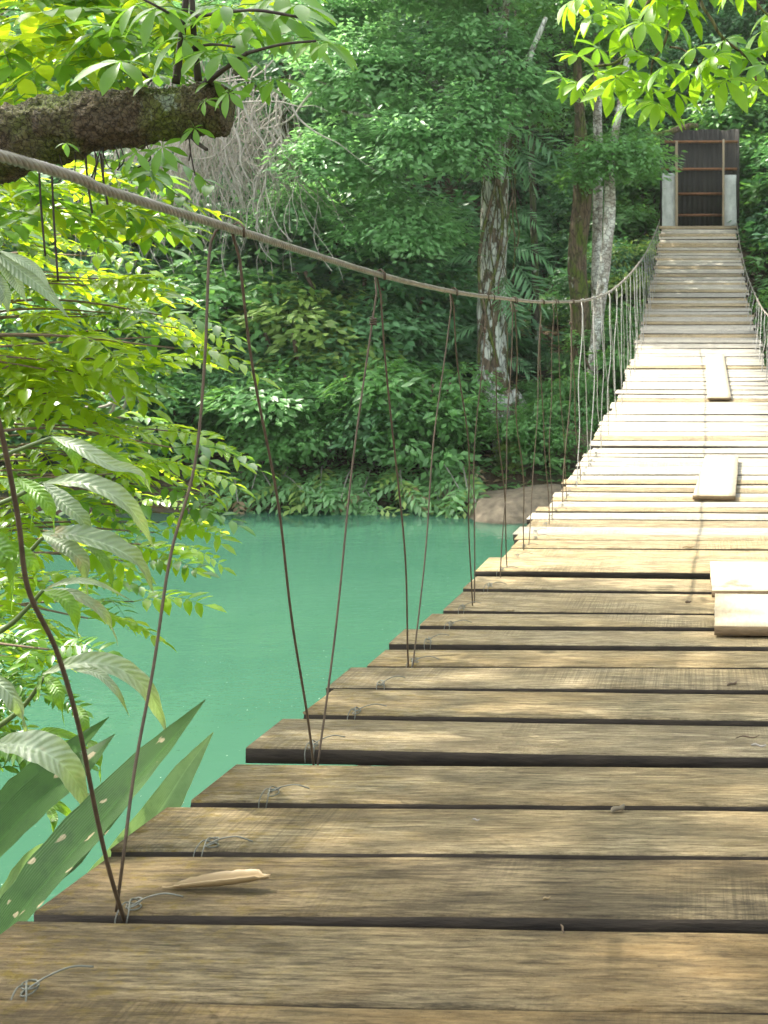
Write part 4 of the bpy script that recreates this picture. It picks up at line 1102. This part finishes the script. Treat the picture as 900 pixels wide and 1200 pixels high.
for (x, y, s, az, el) in ((142, 72, .13, 180, .1), (186, 88, .085, 170, -.1), (175, 62, .07, 120, .2), (262, 62, .10, -20, -.2), (240, 60, .09, 200, -.1), (280, 40, .12, 20, .1), (300, 30, .12, 0, -.2), (322, 18, .12, 10, -.1), (345, 42, .11, -10, -.2),
                         (385, 50, .08, -10, -.3), (372, 47, .10, 20, -.2), (250, 20, .12, 150, .1), (265, 8, .12, 60, 0), (300, 5, .12, 30, .1), (250, 95, .07, -60, -.4), (268, 108, .06, -80, -.7), (300, 95, .075, -20, -.4), (322, 92, .075, -30, -.4), (205, 10, .11, 180, .1),
                         (185, 8, .11, 170, .0), (160, 5, .1, 160, -.1), (228, 150, .05, -60, -.6), (190, 172, .07, -80, -.8), (160, 178, .06, -100, -.7), (78, 168, .035, -80, -.3), (240, 118, .045, -30, .1), (350, 5, .11, 20, 0), (330, -10, .12, 0, 0), (240, 40, .11, 100, 0), (215, 45, .10, 190, -.1)):
    a = R(az); d = Vector((math.cos(a), math.sin(a) * .5 - .15, el))
    place('palmate_leaf', rr.choice(pal_e), t, P(x, y, YB - rr.uniform(.02, .2)), d, (rr.uniform(-.3, .3), -.55 + rr.uniform(-.3, .3), 1), s)
# rootlets and moss threads under the bough
mb = MB()
for k in range(12):
    x = rr.uniform(20, 250); yb = 205 - x * .17
    mb.tube(smoothline([P(x, yb - 12, 2.58), P(x + rr.uniform(-8, 8), yb + rr.uniform(2, 14), 2.56), P(x + rr.uniform(-10, 14), yb + rr.uniform(8, 40), 2.55)], 3), .0016, 4)
for (x, L) in ((60, 150), (100, 70), (118, 60), (45, 120)):
    mb.tube(smoothline([P(x, 180, 2.6), P(x + 3, 180 + L * .5, 2.6), P(x + 8, 180 + L, 2.6)], 4), .0028, 4)
tag(mb.build('rootlets', M['stem_dark'], t, True), kind='stuff')

# leaves at the very top left: another small-leaved tree behind the bough
lf = [None, None]
sm = []
for k in range(3):
    mb = MB(); r_ = random.Random(k); tv, tq = leaflet(4, .42, .25, .2)
    for j in range(9):
        s = j / 8; a = (1 if j % 2 else -1) * R(r_.uniform(35, 70)); d = Vector((math.cos(a), math.sin(a), r_.uniform(-.5, .1)))
        add_t(mb, tv, tq, rot_to(d, (r_.uniform(-.4, .4), r_.uniform(-.4, .4), 1)), (s * .8, 0, -.15 * s * s), r_.uniform(.26, .4))
    mb.tube([(0, 0, 0), (.4, 0, -.04), (.8, 0, -.15)], .008, 4, False)
    sm.append(mb.data('leafy_twig', [M['leaf_epi'], M['leaf_green'], M['leaf_lime']][k]))
t = empty('overhanging_tree', (0, 0, 0), 'small leaved tree hanging in at the top left corner above the bough', 'tree')
mb = MB(); q = smoothline([Vector((-5.4, 3.2, .9)), Vector((-5.2, 3.3, 3.5)), Vector((-4.4, 3.6, 4.9)), P(-60, -60, 3.9), P(100, -40, 3.9), P(220, -60, 3.9)], 5)
mb.tube(q, lerp_list([.12, .1, .06, .03, .02, .01], len(q)), 9, True, .15)
mb.build('limb', M['bark_dark'], t, True)
for k in range(135):
    x = rr.uniform(-30, 185) if k % 3 else rr.uniform(60, 330); y = rr.uniform(-60, 118 if x < 180 else 40)
    if y > 60 and x > 120 and rr.random() < .3: continue
    a = R(rr.uniform(-180, 180)); 
    place('leafy_twig', rr.choice(sm), t, P(x, y, rr.uniform(3.4, 4.4)), (math.cos(a), math.sin(a), rr.uniform(-.6, .2)), (0, -.2, 1), rr.uniform(.22, .38))
for k in range(60):
    x = rr.uniform(-30, 190); y = rr.uniform(175, 260)
    a = R(rr.uniform(-100, 100)); 
    place('leafy_twig', rr.choice(sm), t, P(x, y, rr.uniform(3.9, 4.6)), (math.cos(a), math.sin(a), rr.uniform(-.5, .2)), (0, -.2, 1), rr.uniform(.22, .36))

# ------------------------------------------------------------------ palmate tree at the right: canopy over the near deck
t = empty('palmate_tree', (0, 0, 0), 'tree with yellow green hand shaped leaves hanging in at the top right corner', 'tree')
mb = MB()
q = smoothline([Vector((3.6, 3.0, .6)), Vector((3.5, 3.1, 3)), Vector((3.1, 3.4, 5.5)), Vector((2.4, 3.8, 7.6)), Vector((1.5, 4.0, 8.8))], 5)
mb.tube(q, lerp_list([.26, .2, .16, .12, .06], len(q)), 14, True, .15)
YR = 3.6
q = smoothline([Vector((3.1, 3.4, 5.5)), Vector((2.0, 3.6, 5.3)), Vector((.9, 3.6, 4.7)), P(840, -90, YR), P(790, -60, YR)], 5)
mb.tube(q, lerp_list([.08, .05, .03, .02, .012], len(q)), 8)
mb.build('trunk', M['bark_brown'], t, True)
for pts, r0 in (([(790, -60), (775, -20), (757, 8), (742, 45), (724, 72), (696, 78)], .007), ([(742, 45), (733, 62), (722, 92)], .005), ([(800, -60), (790, -10), (786, 20), (778, 52), (765, 72), (763, 95)], .006), ([(840, -90), (820, -10), (835, 25), (848, 45), (880, 72), (886, 95)], .007),
                ([(846, 42), (846, 58)], .004), ([(785, 55), (800, 58), (815, 70), (820, 82)], .004), ([(860, -60), (882, -5), (900, 18), (930, 40)], .006), ([(790, -60), (740, -40), (700, -20), (660, -5)], .005)):
    mb = MB(); qq = smoothline([P(x, y, YR + .02 * math.sin(x)) for x, y in pts], 5); mb.tube(qq, lerp_list([r0, r0 * .6], len(qq)), 7, True, .25, 50); mb.build('twig', M['bark_brown'], t, True)
pal = [palmate_mesh('palmate_leaf', M['leaf_palm'], 6 + k % 2, 60 + k, .30 + .12 * k, .37, 300) for k in range(4)]
rr = random.Random(15)
spots = [(676, 68), (680, 102), (700, 88), (722, 95), (742, 122), (763, 105), (760, 70), (735, 60), (792, 112), (770, 125), (820, 84), (815, 60), (850, 98), (862, 88), (893, 100), (905, 60), (900, 80), (884, 100), (880, 72),
         (697, 20), (712, 8), (735, 12), (755, 30), (770, 5), (790, 25), (740, 85), (800, 85), (780, 80), (700, 60), (672, 5), (725, 35), (805, 15), (850, 50), (895, 40), (718, 110), (660, 95), (835, 70), (865, 60), (752, 95), (708, 100), (690, -10), (750, -10), (790, -10), (830, -15), (870, -15), (910, 15)]
for (x, y) in spots:
    a = rr.uniform(0, 6.28)
    place('palmate_leaf', rr.choice(pal + pal[:2] + pal_e[:2]), t, P(x, y - 4, YR + rr.uniform(-.3, .3)), (math.cos(a), math.sin(a) * .8, -.35), (rr.uniform(-.5, .5), -.35 + rr.uniform(-.3, .3), 1), .125 * rr.uniform(.85, 1.15))
for k in range(40):       # above the frame
    x = rr.uniform(640, 1000); y = rr.uniform(-200, -20); a = rr.uniform(0, 6.28)
    place('palmate_leaf', rr.choice(pal), t, P(x, y, YR + rr.uniform(-.5, .5)), (math.cos(a), math.sin(a) * .8, -.35), (rr.uniform(-.5, .5), -.35, 1), .12)
blobs = [(2.6, 3.6, 8.6, 1.9, 1.9, .6), (1.6, 1.2, 8.0, 1.5, 1.6, .6), (1.6, 5, 8.9, 1.2, 1.5, .6)]
obj('crown', crown_mesh('crown', M['leaf_palm'], blobs, 160, 40, .17, 77, cr=.42), t)

# ------------------------------------------------------------------ large drooping leaves (left, near)
def ribbon(pts, width, mat, name, parent, fold=.25, n=9, twist=0.0, wave=.06, tip=.5, facing=(0, -.45, 1), seed=0, wf=None):
    q = smoothline(pts, n); N_ = len(q); V = []
    Ltot = sum((q[i + 1] - q[i]).length for i in range(N_ - 1))
    for i, p in enumerate(q):
        s = i / (N_ - 1)
        if wf: ww = width * np.interp(s, [k / (len(wf) - 1) for k in range(len(wf))], wf)
        else: ww = width * np.interp(s, [k / 9 for k in range(10)], [.08, .55, .88, 1, .96, .84, .66, .42, .18, .01])
        tdir = (q[min(i + 1, N_ - 1)] - q[max(i - 1, 0)]).normalized()
        up = Vector(facing); up = Matrix.Rotation(twist * s, 3, tdir) @ up
        b = up.cross(tdir); b = b.normalized() if b.length > 1e-5 else Vector((1, 0, 0)); nn = tdir.cross(b)
        for k in range(9):
            a = (k - 4) / 4
            wv = wave * ww * mnoise.noise((s * 7 + seed, a * 2.2, seed)) * abs(a)
            ed = 1 + (.10 * mnoise.noise((s * 14, seed, a)) if abs(a) == 1 else 0)
            rib = .055 * ww * math.sin(s * 38 - abs(a) * 9) * abs(a) * (1 if wave > .1 else 0)
            V.append(p + b * (a * ww * .5 * ed) + nn * (abs(a) ** 1.2 * fold * ww * .5 + wv + rib))
    Q = [(i * 9 + k, i * 9 + k + 1, (i + 1) * 9 + k + 1, (i + 1) * 9 + k) for i in range(N_ - 1) for k in range(8)]
    me = meshdata(name, [tuple(v) for v in V], np.array(Q), mat, True)
    uv = me.uv_layers.new(name='UVMap'); vi = np.empty(len(me.loops), dtype=np.int32); me.loops.foreach_get('vertex_index', vi)
    uv.data.foreach_set('uv', np.stack([(vi % 9) / 8, (vi // 9) / (N_ - 1)], 1).astype(np.float32).ravel())
    return obj(name, me, parent)
t = empty('drooping_leaf_plant', (0, 0, 0), 'big plant with long pale drooping leaves at left, in front of the river', 'plant')
YD = 2.0
stems = [[(-80, 560), (0, 535), (62, 512)], [(-80, 615), (0, 590), (50, 566)], [(-80, 690), (0, 662), (30, 650), (50, 630)], [(-80, 780), (0, 740), (30, 715), (50, 692)], [(-80, 900), (0, 850), (30, 825), (52, 793)], [(-90, 940), (-40, 900), (-5, 868)]]
root = Vector((-2.0, 1.7, 1.7))
for i, s in enumerate(stems):
    pts = [root + Vector((-.05 * i, 0, 0)), root.lerp(P(s[0][0], s[0][1], YD), .55) + Vector((-.12, 0, .1))] + [P(x, y, YD) for x, y in s]
    mb = MB(); q = smoothline(pts, 6); mb.tube(q, lerp_list([.008, .006, .0035], len(q)), 7); mb.build('stem', M['stem_green'], t, True)
G, W_ = 'droop_green', 'droop'
leaves = [
    ([(62, 512), (92, 524), (130, 545), (165, 556), (178, 578)], 24, W_), ([(60, 512), (78, 522), (90, 540), (91, 568)], 22, G), ([(75, 514), (110, 528), (150, 546), (172, 572)], 20, G),
    ([(50, 566), (95, 566), (140, 585), (165, 612), (182, 645)], 34, W_), ([(50, 566), (75, 590), (98, 612), (107, 642)], 30, W_), ([(20, 560), (45, 578), (62, 602), (64, 628)], 24, G), ([(0, 562), (20, 572), (38, 590), (36, 622)], 24, G),
    ([(50, 625), (75, 640), (98, 662), (104, 702)], 30, W_), ([(50, 625), (90, 628), (140, 645), (168, 668), (180, 695)], 38, W_), ([(100, 640), (118, 652), (130, 675), (132, 700)], 14, G),
    ([(50, 692), (80, 682), (115, 684), (158, 706)], 12, W_), ([(50, 692), (85, 696), (118, 716), (134, 740), (139, 758)], 16, W_), ([(52, 694), (74, 702), (88, 722), (92, 750)], 24, G), ([(-30, 630), (-5, 640), (15, 665), (14, 722)], 46, G), ([(-20, 640), (20, 648), (40, 665), (44, 690)], 30, G),
    ([(50, 790), (90, 778), (135, 782), (170, 806), (188, 838), (197, 866)], 34, W_), ([(85, 785), (115, 790), (138, 812), (152, 840)], 14, W_), ([(52, 792), (66, 806), (72, 826), (76, 852)], 22, G), ([(48, 792), (46, 806), (45, 822)], 8, G),
    ([(-30, 790), (0, 802), (22, 828), (33, 858), (35, 880)], 26, W_), ([(-10, 872), (30, 874), (68, 892), (92, 922), (106, 965)], 52, W_), ([(88, 826), (98, 842), (101, 862), (98, 880)], 18, G), ([(102, 868), (114, 880), (118, 898), (118, 918)], 18, G),
    ([(30, 862), (60, 858), (90, 866), (104, 880)], 14, G), ([(90, 935), (112, 935), (134, 940)], 12, W_), ([(100, 950), (112, 965), (118, 985)], 14, G), ([(55, 945), (64, 960), (62, 978)], 14, G), ([(0, 945), (50, 940), (80, 952), (92, 980)], 16, G),
]
rr = random.Random(21)
for i, (pts, wd, mk) in enumerate(leaves):
    dpt = YD + rr.uniform(-.12, .12)
    if i == 20: dpt = 1.72
    if i == 13 or i == 14: dpt = 1.9
    pp = [P(x, y, dpt - .05 * math.sin(k)) for k, (x, y) in enumerate(pts)]
    ribbon(pp, wd * dpt / F * .68, M[mk], 'leaf', t, .55, 9, rr.uniform(-.5, .5), .22, .62, (rr.uniform(-.2, .2), -.8, .8), i)
# narrow grey-green leaves at the left edge
t = empty('grass_leaved_plant', (0, 0, 0), 'long narrow grey green leaves poking in at the left edge above the lime tree tips', 'plant')
mb = MB(); q = smoothline([root + Vector((-.3, .2, 0)), Vector((-2.2, 2.0, 2.6)), P(-60, 285, 2.4), P(0, 298, 2.4)], 6); mb.tube(q, lerp_list([.008, .003], len(q)), 6); mb.build('stem', M['stem_green'], t, True)
for i, (pts, wd) in enumerate((([(-10, 292), (25, 318), (55, 342), (82, 374)], 17), ([(-5, 300), (12, 318), (22, 335), (32, 356)], 15), ([(0, 294), (30, 308), (48, 322), (62, 345)], 10), ([(-15, 310), (0, 335), (8, 352), (10, 370)], 14), ([(-20, 300), (-2, 340), (2, 360)], 14))):
    ribbon([P(x, y, 2.4) for x, y in pts], wd * 2.4 / F * 1.2, M['droop'], 'leaf', t, .3, 6, .3, .1, .6, (.1, -.8, .8), i)

# ------------------------------------------------------------------ sword-leaved plant, bottom left
t = empty('sword_leaf_plant', (0, 0, 0), 'plant with broad dark sword shaped leaves full of beige spots beside the nearest planks', 'plant')
wf_s = [.55, .75, .95, 1, .92, .7, .38, .02]
for (pts, wd, mk, fold, tw, fc) in (
        ([(-30, 1140, 1.45), (40, 1050, 1.50), (110, 970, 1.56), (180, 890, 1.62), (241, 820, 1.66)], 72, 'sword', .35, .0, (-.55, -.85, .25)),
        ([(-60, 1160, 1.50), (20, 1062, 1.55), (90, 990, 1.60), (150, 925, 1.66), (190, 870, 1.70)], 42, 'sword', .3, .0, (.1, -.9, .5)),
        ([(40, 1110, 1.76), (120, 1030, 1.80), (180, 960, 1.84), (218, 902, 1.87), (250, 858, 1.89)], 40, 'sword_pale', .3, .0, (.4, -.9, .3)),
        ([(-60, 1060, 1.7), (0, 985, 1.74), (60, 925, 1.78), (100, 895, 1.8), (135, 860, 1.84)], 50, 'sword', .35, .0, (-.3, -.9, .3)),
        ([(-60, 1020, 1.8), (0, 955, 1.84), (40, 918, 1.86), (85, 880, 1.88), (128, 840, 1.9)], 44, 'sword', .35, .0, (-.4, -.9, .3)),
        ([(-40, 1130, 1.75), (10, 1075, 1.8), (32, 1030, 1.84), (48, 1000, 1.86), (70, 984, 1.88)], 44, 'sword_pale', .3, .5, (.2, -1, .1))):
    q = [P(*p) for p in pts]
    Ym = pts[2][2]
    ribbon(q, wd * Ym / F, M[mk], 'leaf', t, fold, 9, tw, .03, .6, fc, wd, wf=wf_s)
mb = MB(); q = [Vector((-1.15, 1.45, 1.7)), Vector((-1.16, 1.46, 2.0)), P(-40, 1150, 1.5)]; mb.tube(smoothline(q, 4), .03, 10, True, .2, 20); mb.build('stem_base', M['stem_green'], t, True)


# look-alikes that still share a label are told apart by their place
same = {}
for o in bpy.data.objects:
    if o.parent is None and o.get('group') in ('shrubs along the far bank', 'trees on the far slope'): same.setdefault(o['label'], []).append(o)
for lab, os_ in same.items():
    if 2 <= len(os_) <= 3:
        os_.sort(key=lambda o: o.location.x / o.location.y)
        for o, w_ in zip(os_, ('leftmost', 'rightmost') if len(os_) == 2 else ('leftmost', 'middle', 'rightmost')):
            if len(lab.split()) < 16: o['label'] = w_ + ' ' + lab
# ------------------------------------------------------------------ humid river air
m, t_, out = newmat('humid_air')
pv = t_.nodes.new('ShaderNodeVolumePrincipled'); pv.inputs['Color'].default_value = (.88, .95, .88, 1); pv.inputs['Density'].default_value = .0006
pv.inputs['Anisotropy'].default_value = .3
t_.links.new(pv.outputs[0], out.inputs['Volume'])
mb = MB(); mb.box((0, 45, 32), (260, 240, 76))
tag(mb.build('haze', m), kind='stuff')
